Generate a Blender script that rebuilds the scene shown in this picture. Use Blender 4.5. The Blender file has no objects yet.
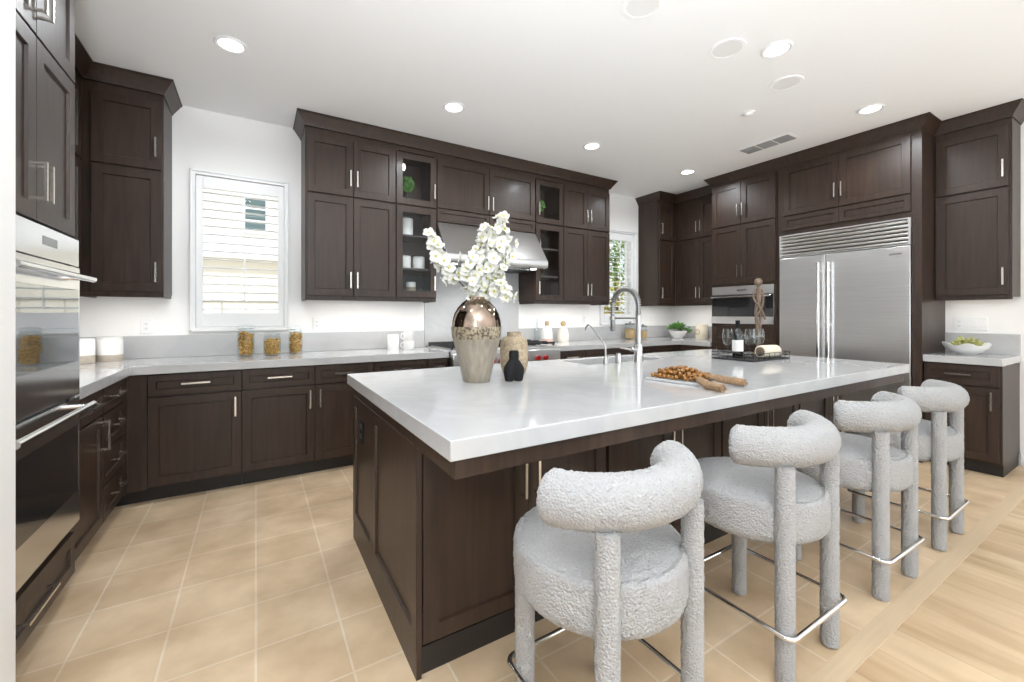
import bpy, bmesh, math, random
from mathutils import Vector, noise, Matrix
PI = math.pi
random.seed(7)
S = bpy.context.scene
COL = S.collection

# ------------------------------------------------------------------ camera
cam = bpy.data.objects.new('camera', bpy.data.cameras.new('camera'))
COL.objects.link(cam)
cam.location = (1.343, -4.236, 1.25)
cam.rotation_euler = (PI / 2, 0, -math.radians(31.295))
cam.data.sensor_width = 36
cam.data.lens = 420.84 * 36 / 1024
cam.data.shift_y = -(341 - 314.78) / 1024
cam.data.clip_start = 0.03
S.camera = cam
# ------------------------------------------------------------------ world, exposure
S.view_settings.view_transform = 'Standard'
S.view_settings.look = 'None'
S.view_settings.gamma = 1
S.view_settings.use_curve_mapping = False
S.view_settings.exposure = -0.55
w = bpy.data.worlds.new('sky')
S.world = w
w.use_nodes = True
bgn = w.node_tree.nodes['Background']
bgn.inputs[0].default_value = (0.86, 0.93, 1.0, 1)
bgn.inputs[1].default_value = 2.2


def lamp(name, kind, loc, rot, energy, color=(1, 1, 1), size=None, size_y=None, **kw):
    d = bpy.data.lights.new(name, kind)
    d.energy = energy
    d.color = color
    if kind == 'AREA':
        d.shape = 'RECTANGLE' if size_y else 'DISK'
        d.size = size
        if size_y:
            d.size_y = size_y
    for k, v in kw.items():
        setattr(d, k, v)
    o = bpy.data.objects.new(name, d)
    o.location = loc
    o.rotation_euler = rot
    COL.objects.link(o)
    return o


lamp('sun', 'SUN', (0, -6, 9), (math.radians(33), 0, math.radians(18)), 5.0, (1, .97, .92), angle=.01)
# daylight coming in through the glass doors behind the camera and the family-room window on the right
lamp('daylight_rear', 'AREA', (3.6, -8.85, 1.35), (PI / 2 + .9, 0, .12), 110, (.85, .93, 1), 5.6, 2.3)
lamp('daylight_right', 'AREA', (6.70, -6.3, 1.5), (PI / 2 + .75, 0, PI / 2 - .40), 70, (.85, .93, 1), 2.6, 2.0)
XL_IN = .80
lamp('fill_left', 'AREA', (XL_IN, -6.25, 1.5), (PI / 2 + .60, 0, -PI / 2), 25, (.85, .93, 1), 2.6, 2.0)  # added fill from the left, lifts the dim left side
SPOT_W, UNDER_W, FILL_W = 56, 4.9, 270
S.cycles.transparent_max_bounces = 32
S.cycles.max_bounces = 12
S.cycles.diffuse_bounces = 8

# ------------------------------------------------------------------ materials
MATS = {}


def nt(name):
    m = bpy.data.materials.new(name)
    m.use_nodes = True
    n = m.node_tree
    return m, n, n.nodes['Principled BSDF'], n.links


def mat(name, col, rough=.5, metal=0., spec=.5, noise_amt=0., noise_scale=(20, 20, 20), bump=0., bump_scale=200, coat=0., emit=None, coord='Object'):
    m, n, b, L = nt(name)
    b.inputs['Base Color'].default_value = (*col, 1)
    b.inputs['Roughness'].default_value = rough
    b.inputs['Metallic'].default_value = metal
    b.inputs['Specular IOR Level'].default_value = spec
    b.inputs['Coat Weight'].default_value = coat
    b.inputs['Coat Roughness'].default_value = .16
    if emit:
        b.inputs['Emission Color'].default_value = (*emit[0], 1)
        b.inputs['Emission Strength'].default_value = emit[1]
    if noise_amt or bump:
        tc = n.nodes.new('ShaderNodeTexCoord')
        mp = n.nodes.new('ShaderNodeMapping')
        L.new(tc.outputs[coord], mp.inputs[0])
    if noise_amt:
        mp.inputs['Scale'].default_value = noise_scale
        t = n.nodes.new('ShaderNodeTexNoise')
        t.inputs['Scale'].default_value = 1
        t.inputs['Detail'].default_value = 6
        L.new(mp.outputs[0], t.inputs['Vector'])
        r = n.nodes.new('ShaderNodeValToRGB')
        r.color_ramp.elements[0].position = .3
        r.color_ramp.elements[1].position = .7
        r.color_ramp.elements[0].color = (*[c * (1 - noise_amt) for c in col], 1)
        r.color_ramp.elements[1].color = (*[min(1, c * (1 + noise_amt)) for c in col], 1)
        L.new(t.outputs[0], r.inputs[0])
        L.new(r.outputs[0], b.inputs['Base Color'])
    if bump:
        t2 = n.nodes.new('ShaderNodeTexNoise')
        t2.inputs['Scale'].default_value = bump_scale
        t2.inputs['Detail'].default_value = 3
        L.new(tc.outputs[coord], t2.inputs['Vector'])
        bp = n.nodes.new('ShaderNodeBump')
        bp.inputs['Strength'].default_value = bump
        bp.inputs['Distance'].default_value = .003
        L.new(t2.outputs[0], bp.inputs['Height'])
        L.new(bp.outputs[0], b.inputs['Normal'])
    MATS[name] = m
    return m


wood = mat('espresso wood', (.033, .0180, .0112), .44, spec=.42, coat=.08, noise_amt=.35, noise_scale=(38, 38, 3), bump=.05, bump_scale=90)
wood_in = mat('cabinet interior', (.040, .030, .027), .5, noise_amt=.2, noise_scale=(30, 30, 3))
toe_m = mat('toe kick black', (.013, .010, .009), .45)
wallp = mat('wall paint', (.86, .85, .835), .6, spec=.3, bump=.03, bump_scale=300)
ceilp = mat('ceiling paint', (.92, .925, .93), .7, spec=.2)
whitep = mat('white trim paint', (.84, .84, .84), .38)
steel = mat('brushed steel', (.50, .49, .48), .28, 1., noise_amt=.06, noise_scale=(3, 3, 260))
steel_h = mat('brushed steel horizontal', (.84, .83, .82), .30, 1., noise_amt=.06, noise_scale=(2, 2, 300))
steel_dk = mat('dark steel', (.25, .25, .25), .3, 1.)
mirror_st = mat('polished oven steel', (.74, .74, .75), .17, 1.)
chrome = mat('chrome', (.80, .80, .80), .08, 1.)
nickel = mat('satin nickel', (.70, .66, .61), .26, 1.)
black_gl = mat('black glass', (.010, .010, .011), .03, spec=.6, coat=.6)
oven_gl = mat('reflective oven glass', (.36, .37, .38), .03, .95)
iron = mat('black iron', (.012, .012, .012), .5)
black_m = mat('matte black', (.011, .011, .012), .8, spec=.25, bump=.15, bump_scale=160)
red_m = mat('red knob', (.38, .01, .012), .25)
ceram = mat('white ceramic', (.82, .81, .79), .3)
stonew = mat('raw stoneware', (.52, .45, .37), .7, noise_amt=.1, noise_scale=(60, 60, 60))
tan_m = mat('tan textured pottery', (.38, .30, .20), .8, noise_amt=.35, noise_scale=(70, 70, 70), bump=.6, bump_scale=110)
vase_lo = mat('grey glazed vase body', (.27, .235, .185), .35, noise_amt=.22, noise_scale=(45, 45, 6))
vase_up = mat('bronze mirror glaze', (.33, .255, .205), .07, 1., noise_amt=.5, noise_scale=(14, 14, 14))
cork = mat('cork', (.50, .36, .22), .8, noise_amt=.2)
gold_m = mat('gold carved wood', (.40, .30, .14), .5, noise_amt=.3, noise_scale=(90, 90, 90))
pink_m = mat('blush pottery', (.68, .46, .40), .6)
leaf_m = mat('leaf green', (.10, .24, .05), .5, noise_amt=.5, noise_scale=(30, 30, 30))
leaf2_m = mat('pale succulent green', (.42, .42, .16), .5, noise_amt=.4, noise_scale=(40, 40, 40))
petal_m = mat('white petal', (.72, .72, .68), .6)
pollen_m = mat('yellow centre', (.52, .48, .05), .6)
twig_m = mat('brown twig', (.10, .065, .045), .8)
bead_m = mat('amber wood bead', (.24, .10, .018), .25, noise_amt=.35, noise_scale=(25, 25, 25))
jute_m = mat('jute', (.27, .17, .095), .9, noise_amt=.4, noise_scale=(160, 160, 160), bump=.8, bump_scale=250)
cream_m = mat('cream linen', (.70, .63, .50), .85, bump=.2, bump_scale=300)
sculpt_m = mat('weathered carved wood', (.15, .105, .075), .75, noise_amt=.45, noise_scale=(60, 60, 20), bump=.4, bump_scale=120)
bottle_m = mat('dark bottle glass', (.010, .012, .010), .06, coat=.4)
paper_m = mat('paper label', (.80, .79, .75), .7)
grain_m = mat('dry grains', (.55, .36, .17), .8, noise_amt=.35, noise_scale=(150, 150, 150))
pasta_m = mat('dry pasta', (.46, .26, .065), .5, noise_amt=.75, noise_scale=(75, 75, 75))
lens_m = mat('lit lamp lens', (1, 1, 1), .5, emit=((1, .98, .95), 9))
strip_m = mat('lit led strip', (1, 1, 1), .5, emit=((1, .97, .92), 3))
slot_m = mat('dark slot', (.05, .05, .05), .6)
grille_m = mat('grey vent grille', (.34, .34, .34), .6)
display_m = mat('oven display', (.14, .14, .145), .15)
boucle = mat('white boucle', (.40, .397, .393), .95, spec=.1)
def boucle_bump():
    n = boucle.node_tree
    tc = n.nodes.new('ShaderNodeTexCoord')
    v = n.nodes.new('ShaderNodeTexVoronoi')
    v.inputs['Scale'].default_value = 150
    n.links.new(tc.outputs['Object'], v.inputs['Vector'])
    bp = n.nodes.new('ShaderNodeBump')
    bp.invert = True
    bp.inputs['Strength'].default_value = 1
    bp.inputs['Distance'].default_value = .005
    n.links.new(v.outputs['Distance'], bp.inputs['Height'])
    n.links.new(bp.outputs[0], n.nodes['Principled BSDF'].inputs['Normal'])


boucle_bump()
stucco = mat('beige stucco', (.72, .68, .62), .9, bump=.1)
stucco2 = mat('cream stucco', (.86, .81, .70), .9, bump=.1)
hedge_m = mat('tree leaves', (.22, .36, .06), .6, noise_amt=.6, noise_scale=(4, 4, 4))
hedge2_m = mat('yellow tree leaves', (.48, .42, .10), .6, noise_amt=.5, noise_scale=(4, 4, 4))
win_dk = mat('teal window glass', (.10, .15, .15), .2)
ground_m = mat('garden gravel', (.5, .45, .38), .9, noise_amt=.2)


def glass_mat(name, tint=(1, 1, 1), refl=.6):
    m = bpy.data.materials.new(name)
    m.use_nodes = True
    n = m.node_tree
    n.nodes.clear()
    out = n.nodes.new('ShaderNodeOutputMaterial')
    mx = n.nodes.new('ShaderNodeMixShader')
    tr = n.nodes.new('ShaderNodeBsdfTransparent')
    gl = n.nodes.new('ShaderNodeBsdfGlossy')
    fr = n.nodes.new('ShaderNodeFresnel')
    fr.inputs[0].default_value = 1.45
    ml = n.nodes.new('ShaderNodeMath')
    ml.operation = 'MULTIPLY'
    ml.inputs[1].default_value = refl
    tr.inputs[0].default_value = (*tint, 1)
    gl.inputs['Roughness'].default_value = .02
    geo = n.nodes.new('ShaderNodeNewGeometry')
    inv = n.nodes.new('ShaderNodeMath')
    inv.operation = 'SUBTRACT'
    inv.inputs[0].default_value = 1
    n.links.new(geo.outputs['Backfacing'], inv.inputs[1])
    m3 = n.nodes.new('ShaderNodeMath')
    m3.operation = 'MULTIPLY'
    n.links.new(fr.outputs[0], m3.inputs[0])
    n.links.new(inv.outputs[0], m3.inputs[1])
    n.links.new(m3.outputs[0], ml.inputs[0])
    n.links.new(ml.outputs[0], mx.inputs[0])
    n.links.new(tr.outputs[0], mx.inputs[1])
    n.links.new(gl.outputs[0], mx.inputs[2])
    n.links.new(mx.outputs[0], out.inputs[0])
    return m


pane_m = glass_mat('clear pane', (.97, .98, .98), 1.0)
jar_m = glass_mat('clear jar glass', (.95, .97, .97), .9)
stem_m = glass_mat('wine glass', (.93, .95, .95), 2.6)


def quartz():
    m, n, b, L = nt('white quartz')
    tc = n.nodes.new('ShaderNodeTexCoord')
    t = n.nodes.new('ShaderNodeTexNoise')
    t.inputs['Scale'].default_value = 2.2
    t.inputs['Detail'].default_value = 8
    t.inputs['Distortion'].default_value = 1.6
    L.new(tc.outputs['Object'], t.inputs['Vector'])
    r = n.nodes.new('ShaderNodeValToRGB')
    e = r.color_ramp.elements
    e[0].position = .40
    e[0].color = (.49, .49, .49, 1)
    e[1].position = .60
    e[1].color = (.49, .49, .49, 1)
    x = r.color_ramp.elements.new(.5)
    x.color = (.46, .46, .465, 1)
    L.new(t.outputs[0], r.inputs[0])
    L.new(r.outputs[0], b.inputs['Base Color'])
    b.inputs['Roughness'].default_value = .09
    b.inputs['Specular IOR Level'].default_value = .5
    return m


quartz_m = quartz()


def tile_mat():
    m, n, b, L = nt('beige floor tile')
    P = .2935
    tc = n.nodes.new('ShaderNodeTexCoord')
    mp = n.nodes.new('ShaderNodeMapping')
    mp.inputs['Location'].default_value = (-.755, 2.397, 0)
    L.new(tc.outputs['Object'], mp.inputs[0])
    br = n.nodes.new('ShaderNodeTexBrick')
    br.offset = 0
    br.inputs['Scale'].default_value = 1
    br.inputs['Brick Width'].default_value = P
    br.inputs['Row Height'].default_value = P
    br.inputs['Mortar Size'].default_value = .0045
    br.inputs['Mortar Smooth'].default_value = .2
    br.inputs['Color1'].default_value = (.66, .50, .325, 1)
    br.inputs['Color2'].default_value = (.61, .45, .285, 1)
    br.inputs['Mortar'].default_value = (.72, .60, .45, 1)
    L.new(mp.outputs[0], br.inputs['Vector'])
    t = n.nodes.new('ShaderNodeTexNoise')
    t.inputs['Scale'].default_value = 4.5
    t.inputs['Detail'].default_value = 7
    L.new(tc.outputs['Object'], t.inputs['Vector'])
    r = n.nodes.new('ShaderNodeValToRGB')
    r.color_ramp.elements[0].position = .32
    r.color_ramp.elements[0].color = (.78, .74, .70, 1)
    r.color_ramp.elements[1].position = .68
    r.color_ramp.elements[1].color = (1.08, 1.10, 1.14, 1)
    L.new(t.outputs[0], r.inputs[0])
    mx = n.nodes.new('ShaderNodeMix')
    mx.data_type = 'RGBA'
    mx.blend_type = 'MULTIPLY'
    mx.inputs[0].default_value = 1
    L.new(br.outputs['Color'], mx.inputs[6])
    L.new(r.outputs[0], mx.inputs[7])
    L.new(mx.outputs[2], b.inputs['Base Color'])
    b.inputs['Roughness'].default_value = .38
    bp = n.nodes.new('ShaderNodeBump')
    bp.invert = True
    bp.inputs['Strength'].default_value = .25
    bp.inputs['Distance'].default_value = .003
    L.new(br.outputs['Fac'], bp.inputs['Height'])
    L.new(bp.outputs[0], b.inputs['Normal'])
    return m


def plank_mat(rot=PI / 2, name='oak plank floor', w=.19, l=1.5):
    m, n, b, L = nt(name)
    tc = n.nodes.new('ShaderNodeTexCoord')
    mp = n.nodes.new('ShaderNodeMapping')
    mp.inputs['Rotation'].default_value = (0, 0, rot)
    mp.inputs['Location'].default_value = (.35, .09, 0)
    L.new(tc.outputs['Object'], mp.inputs[0])
    br = n.nodes.new('ShaderNodeTexBrick')
    br.offset = .37
    br.inputs['Scale'].default_value = 1
    br.inputs['Brick Width'].default_value = l
    br.inputs['Row Height'].default_value = w
    br.inputs['Mortar Size'].default_value = .001
    br.inputs['Bias'].default_value = 0
    br.inputs['Color1'].default_value = (.60, .455, .285, 1)
    br.inputs['Color2'].default_value = (.54, .39, .24, 1)
    br.inputs['Mortar'].default_value = (.34, .23, .13, 1)
    L.new(mp.outputs[0], br.inputs['Vector'])
    m2 = n.nodes.new('ShaderNodeMapping')
    m2.inputs['Scale'].default_value = (.8, 6, 1)
    L.new(mp.outputs[0], m2.inputs[0])
    t = n.nodes.new('ShaderNodeTexNoise')
    t.inputs['Scale'].default_value = 1.3
    t.inputs['Detail'].default_value = 9
    t.inputs['Distortion'].default_value = .6
    L.new(m2.outputs[0], t.inputs['Vector'])
    r = n.nodes.new('ShaderNodeValToRGB')
    r.color_ramp.elements[0].position = .28
    r.color_ramp.elements[0].color = (.72, .65, .56, 1)
    r.color_ramp.elements[1].position = .60
    r.color_ramp.elements[1].color = (1.05, 1.06, 1.08, 1)
    L.new(t.outputs[0], r.inputs[0])
    mx = n.nodes.new('ShaderNodeMix')
    mx.data_type = 'RGBA'
    mx.blend_type = 'MULTIPLY'
    mx.inputs[0].default_value = 1
    L.new(br.outputs['Color'], mx.inputs[6])
    L.new(r.outputs[0], mx.inputs[7])
    L.new(mx.outputs[2], b.inputs['Base Color'])
    b.inputs['Roughness'].default_value = .36
    return m


def band_mat():
    m, n, b, L = nt('speckled bronze band')
    tc = n.nodes.new('ShaderNodeTexCoord')
    t = n.nodes.new('ShaderNodeTexNoise')
    t.inputs['Scale'].default_value = 70
    t.inputs['Detail'].default_value = 5
    L.new(tc.outputs['Object'], t.inputs['Vector'])
    r = n.nodes.new('ShaderNodeValToRGB')
    r.color_ramp.elements[0].position = .42
    r.color_ramp.elements[0].color = (.08, .055, .035, 1)
    r.color_ramp.elements[1].position = .55
    r.color_ramp.elements[1].color = (.31, .26, .175, 1)
    L.new(t.outputs[0], r.inputs[0])
    L.new(r.outputs[0], b.inputs['Base Color'])
    b.inputs['Roughness'].default_value = .4
    bp = n.nodes.new('ShaderNodeBump')
    bp.inputs['Strength'].default_value = .8
    bp.inputs['Distance'].default_value = .004
    L.new(t.outputs[0], bp.inputs['Height'])
    L.new(bp.outputs[0], b.inputs['Normal'])
    return m


tile_m, plank_m, band_m = tile_mat(), plank_mat(), band_mat()
strip_wood = mat('pale oak threshold', (.58, .445, .295), .4, noise_amt=.05, noise_scale=(3, 60, 3))

# ------------------------------------------------------------------ mesh helpers
ORG = {}


class MB:
    def __init__(s):
        s.v, s.f, s.m = [], [], []

    def add(s, vs, fs, mi=0):
        o = len(s.v)
        s.v += [Vector(p) for p in vs]
        s.f += [[i + o for i in f] for f in fs]
        s.m += [mi] * len(fs)
        return s

    def box(s, x0, x1, y0, y1, z0, z1, mi=0):
        x0, x1 = min(x0, x1), max(x0, x1)
        y0, y1 = min(y0, y1), max(y0, y1)
        z0, z1 = min(z0, z1), max(z0, z1)
        v = [(x0, y0, z0), (x1, y0, z0), (x1, y1, z0), (x0, y1, z0), (x0, y0, z1), (x1, y0, z1), (x1, y1, z1), (x0, y1, z1)]
        return s.add(v, [(0, 3, 2, 1), (4, 5, 6, 7), (0, 1, 5, 4), (1, 2, 6, 5), (2, 3, 7, 6), (3, 0, 4, 7)], mi)

    def lathe(s, prof, c, n=32, mi=None, sx=1, sy=1):
        """prof: (radius, z[, material]) from bottom to top; closed with fans where radius is 0."""
        rings = []
        o = len(s.v)
        for p in prof:
            r, z = p[0], p[1]
            if r < 1e-6:
                s.v.append(Vector((c[0], c[1], c[2] + z)))
                rings.append([len(s.v) - 1])
            else:
                st = len(s.v)
                for k in range(n):
                    a = 2 * PI * k / n
                    s.v.append(Vector((c[0] + r * sx * math.cos(a), c[1] + r * sy * math.sin(a), c[2] + z)))
                rings.append(list(range(st, st + n)))
        for i in range(len(rings) - 1):
            a, b = rings[i], rings[i + 1]
            mm = (prof[i][2] if len(prof[i]) > 2 else 0) if mi is None else mi
            for k in range(n):
                k2 = (k + 1) % n
                if len(a) == 1 and len(b) == 1:
                    continue
                if len(a) == 1:
                    s.f.append([a[0], b[k2], b[k]])
                elif len(b) == 1:
                    s.f.append([a[k], a[k2], b[0]])
                else:
                    s.f.append([a[k], a[k2], b[k2], b[k]])
                s.m.append(mm)
        return s

    def tube(s, pts, r, n=12, closed=False, mi=0, cap=True):
        pts = [Vector(p) for p in pts]
        N = len(pts)
        rr = r if isinstance(r, (list, tuple)) else [r] * N
        rings = []
        up = None
        for i, p in enumerate(pts):
            if closed:
                t = pts[(i + 1) % N] - pts[i - 1]
            else:
                t = pts[min(i + 1, N - 1)] - pts[max(i - 1, 0)]
            t.normalize()
            if up is None:
                up = Vector((0, 0, 1)) if abs(t.z) < .9 else Vector((1, 0, 0))
            a = t.cross(up)
            if a.length < 1e-5:
                a = t.cross(Vector((0, 1, .3)))
            a.normalize()
            b = a.cross(t).normalized()
            up = b
            st = len(s.v)
            for k in range(n):
                q = 2 * PI * k / n
                s.v.append(p + (a * math.cos(q) + b * math.sin(q)) * rr[i])
            rings.append(list(range(st, st + n)))
        M = N if closed else N - 1
        for i in range(M):
            A, B = rings[i], rings[(i + 1) % N]
            for k in range(n):
                k2 = (k + 1) % n
                s.f.append([A[k], A[k2], B[k2], B[k]])
                s.m.append(mi)
        if cap and not closed:
            s.f.append(rings[0][::-1])
            s.f.append(rings[-1])
            s.m += [mi, mi]
        return s

    def cyl(s, p0, p1, r, n=20, mi=0):
        return s.tube([p0, p1], r, n, mi=mi)

    def ball(s, c, r, n=14, mi=0, sz=1.):
        m = max(6, n // 2)
        prof = [(r * math.sin(PI * i / m), -r * sz * math.cos(PI * i / m)) for i in range(m + 1)]
        prof[0] = (0, -r * sz)
        prof[-1] = (0, r * sz)
        return s.lathe(prof, c, n, mi)

    def prism(s, poly, axis, a0, a1, mi=0):
        """extrude a 2-D polygon along axis ('x': poly is (y,z); 'y': (x,z); 'z': (x,y))."""
        def P(p, a):
            return {'x': (a, p[0], p[1]), 'y': (p[0], a, p[1]), 'z': (p[0], p[1], a)}[axis]
        n = len(poly)
        v = [P(p, a0) for p in poly] + [P(p, a1) for p in poly]
        f = [list(range(n))[::-1], list(range(n, 2 * n))] + [[k, (k + 1) % n, n + (k + 1) % n, n + k] for k in range(n)]
        return s.add(v, f, mi)

    def build(s, name, mats, parent=None, loc=(0, 0, 0), bevel=0., seg=2, sharp=38, rot=None, flat=False):
        mats = mats if isinstance(mats, (list, tuple)) else [mats]
        org = ORG[parent] if parent is not None else Vector(loc)
        me = bpy.data.meshes.new(name)
        me.from_pydata([tuple(v - org) for v in s.v], [], s.f)
        for m in mats:
            me.materials.append(m)
        bm = bmesh.new()
        bm.from_mesh(me)
        for f, mi in zip(bm.faces, s.m):
            f.material_index = mi
            f.smooth = not flat
        bmesh.ops.recalc_face_normals(bm, faces=bm.faces[:])
        bm.to_mesh(me)
        bm.free()
        if not flat:
            me.set_sharp_from_angle(angle=math.radians(sharp))
        o = bpy.data.objects.new(name, me)
        COL.objects.link(o)
        if parent is not None:
            o.parent = parent
        else:
            o.location = org
        ORG[o] = org.copy()
        if bevel:
            b = o.modifiers.new('bevel', 'BEVEL')
            b.width = bevel
            b.segments = seg
            b.limit_method = 'ANGLE'
            b.angle_limit = math.radians(40)
            b.harden_normals = False
        return o


def thing(name, label, cat, loc, group=None):
    o = bpy.data.objects.new(name, None)
    o.empty_display_size = .05
    COL.objects.link(o)
    o.location = loc
    ORG[o] = Vector(loc)
    return tag(o, label, cat, group)


def tag(o, label, cat, group=None):
    o['label'] = label
    o['category'] = cat
    if group:
        o['group'] = group
    return o


def struct(o):
    o['kind'] = 'structure'
    return o


class Face:
    """a vertical working plane: u runs along it, d comes out of it."""
    def __init__(s, kind, at):
        s.k, s.a = kind, at

    def T(s, u, d, z):
        return {'-y': (u, s.a - d, z), '+y': (u, s.a + d, z), '+x': (s.a + d, u, z), '-x': (s.a - d, u, z)}[s.k]

    def box(s, mb, u0, u1, d0, d1, z0, z1, mi=0):
        a, b = s.T(u0, d0, z0), s.T(u1, d1, z1)
        return mb.box(a[0], b[0], a[1], b[1], a[2], b[2], mi)


def handle(par, F, u, z, ln, vert=True, d=.021, name='handle', t=.0055, out=.030):
    mb = MB()
    h = ln / 2
    if vert:
        F.box(mb, u - t, u + t, d + out, d + out + .008, z - h, z + h)
        for q in (-1, 1):
            F.box(mb, u - t * .8, u + t * .8, d, d + out, z + q * (h - .006) - .005, z + q * (h - .006) + .005)
    else:
        F.box(mb, u - h, u + h, d + out, d + out + .008, z - t, z + t)
        for q in (-1, 1):
            F.box(mb, u + q * (h - .006) - .005, u + q * (h - .006) + .005, d, d + out, z - t * .8, z + t * .8)
    return mb.build(name, nickel, par)


def door(par, F, u0, u1, z0, z1, name='door', fr=.058, glass=False, hd=None, g=.0016, slab=False, m=None, t=.020):
    """shaker front with a recessed panel (or a glass pane); hd = (u, z, length, vertical)."""
    u0, u1 = min(u0, u1) + g, max(u0, u1) - g
    z0, z1 = z0 + g, z1 - g
    m = m or wood
    fr = min(fr, (z1 - z0) * .30, (u1 - u0) * .30)
    a, b = .001, t + .001
    rec, ch = b - .010, .004
    def ring(ins, d):
        return [F.T(u0 + ins, d, z0 + ins), F.T(u1 - ins, d, z0 + ins), F.T(u1 - ins, d, z1 - ins), F.T(u0 + ins, d, z1 - ins)]
    mb = MB()
    e = .0015
    vs = ring(0, a) + ring(0, b - e) + ring(e, b) + ring(fr, b) + ring(fr + ch, rec)
    fs = []
    for k in range(4):
        for q in range(4):
            fs.append((q * 4 + k, q * 4 + (k + 1) % 4, q * 4 + 4 + (k + 1) % 4, q * 4 + 4 + k))
    if glass:
        vs += ring(fr + ch, a)
        for k in range(4):
            fs.append((16 + k, 16 + (k + 1) % 4, 20 + (k + 1) % 4, 20 + k))
            fs.append((20 + k, 20 + (k + 1) % 4, (k + 1) % 4, k))
    else:
        fs += [(16, 17, 18, 19), (3, 2, 1, 0)]
    mb.add(vs, fs)
    o = mb.build(name, m, par)
    if glass:
        p = MB()
        F.box(p, u0 + fr + ch + .0005, u1 - fr - ch - .0005, a + .004, a + .008, z0 + fr + ch + .0005, z1 - fr - ch - .0005)
        p.build('glass_pane', pane_m, o)
    if hd:
        handle(o, F, hd[0], hd[1], hd[2], hd[3], d=b)
    return o


def carcass(par, F, u0, u1, z0, z1, depth, name='body', m=None, back=0.0):
    mb = MB()
    F.box(mb, u0, u1, -depth + back, 0, z0, z1)
    return mb.build(name, m or wood, par)


def crown(name, pts, z0=2.822, z1=2.918, out=.066, side=1, ends=(True, True)):
    """a sloped crown moulding swept along plan points; side=+1: outward is to the right of travel."""
    P = [Vector((x, y, 0)) for x, y in pts]
    n = len(P)
    prof = [(-.012, z0), (.006, z0), (.010, z0 + .012), (out - .008, z1 - .014), (out, z1 - .010), (out, z1), (-.012, z1)]
    off = []
    for i in range(n):
        ds = []
        if i > 0:
            ds.append((P[i] - P[i - 1]).normalized())
        if i < n - 1:
            ds.append((P[i + 1] - P[i]).normalized())
        ns = [Vector((d.y, -d.x, 0)) * side for d in ds]
        if len(ns) == 1:
            off.append(ns[0])
        else:
            b = (ns[0] + ns[1]).normalized()
            off.append(b / b.dot(ns[0]))
    mb = MB()
    vs = []
    k = len(prof)
    for i in range(n):
        for d, z in prof:
            q = P[i] + off[i] * d
            vs.append((q.x, q.y, z))
    fs = []
    for i in range(n - 1):
        for j in range(k):
            j2 = (j + 1) % k
            fs.append((i * k + j, i * k + j2, (i + 1) * k + j2, (i + 1) * k + j))
    fs += [tuple(range(k)), tuple(range((n - 1) * k, n * k))]
    mb.add(vs, fs)
    return struct(mb.build(name, wood, loc=(pts[0][0], pts[0][1], z0), sharp=20))


# ------------------------------------------------------------------ room shell
W, H = 6.76, 2.92
YR = -9.0
XL = .745          # face of the near-left wall stub
fl = MB()
fl.box(-.15, W + .15, -3.53, .15, -.10, 0, 0)
fl.box(-.15, W + .15, YR - .15, -3.60, -.10, 0, 1)
struct(fl.build('floor', [tile_m, plank_m]))
struct(MB().box(-.15, W + .15, -3.60, -3.53, -.10, .002).build('trim_1', strip_wood))
struct(MB().box(-.15, W + .15, YR - .15, .15, H, H + .12).build('ceiling', ceilp))
W1 = (.925, 1.555, 1.150, 2.385)    # window 1 opening
W2 = (5.33, 5.945, 1.150, 2.385)     # window 2 opening
wb = MB()
for x0, x1, z0, z1 in ((-.15, W1[0], 0, H), (W1[0], W1[1], 0, W1[2]), (W1[0], W1[1], W1[3], H), (W1[1], W2[0], 0, H),
                       (W2[0], W2[1], 0, W2[2]), (W2[0], W2[1], W2[3], H), (W2[1], W + .15, 0, H)):
    wb.box(x0, x1, 0, .15, z0, z1)
struct(wb.build('wall_back', wallp))
wl = MB()
wl.box(-.15, 0, -4.9, 0, 0, H)
wl.box(-.15, 0, -7.6, -4.9, 0, .5)
wl.box(-.15, 0, -7.6, -4.9, 2.5, H)
wl.box(-.15, 0, YR, -7.6, 0, H)
struct(wl.build('wall_left', wallp))
# wall end beside the oven tower, with a rounded corner
cr = .012
pts = [(0, -2.430)] + [(XL - cr + cr * math.sin(a), -2.430 - cr + cr * math.cos(a)) for a in [PI / 2 * i / 6 for i in range(7)]] + [(XL, -4.9), (0, -4.9)]
struct(MB().prism(pts, 'z', 0, H).box(0, XL, -7.6, -4.9, 0, .5).box(0, XL, -7.6, -4.9, 2.5, H).box(0, XL, YR, -7.6, 0, H).build('wall_left_end', wallp))
struct(MB().box(XL, XL + .014, YR, -2.5, 0, .11).build('baseboard_left', whitep))
wr = MB()
for y0, y1, z0, z1 in ((-5.0, .0, 0, H), (-7.6, -5.0, 0, .5), (-7.6, -5.0, 2.5, H), (YR, -7.6, 0, H)):
    wr.box(W, W + .15, y0, y1, z0, z1)
struct(wr.build('wall_right', wallp))
struct(MB().box(W - .014, W, YR, -3.445, 0, .12).build('baseboard_right', whitep, bevel=.003))
rr = MB()
for x0, x1, z0, z1 in ((-.15, .8, 0, H), (.8, 6.4, 2.5, H), (6.4, W + .15, 0, H)):
    rr.box(x0, x1, YR - .15, YR, z0, z1)
struct(rr.build('wall_rear', wallp))


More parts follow.
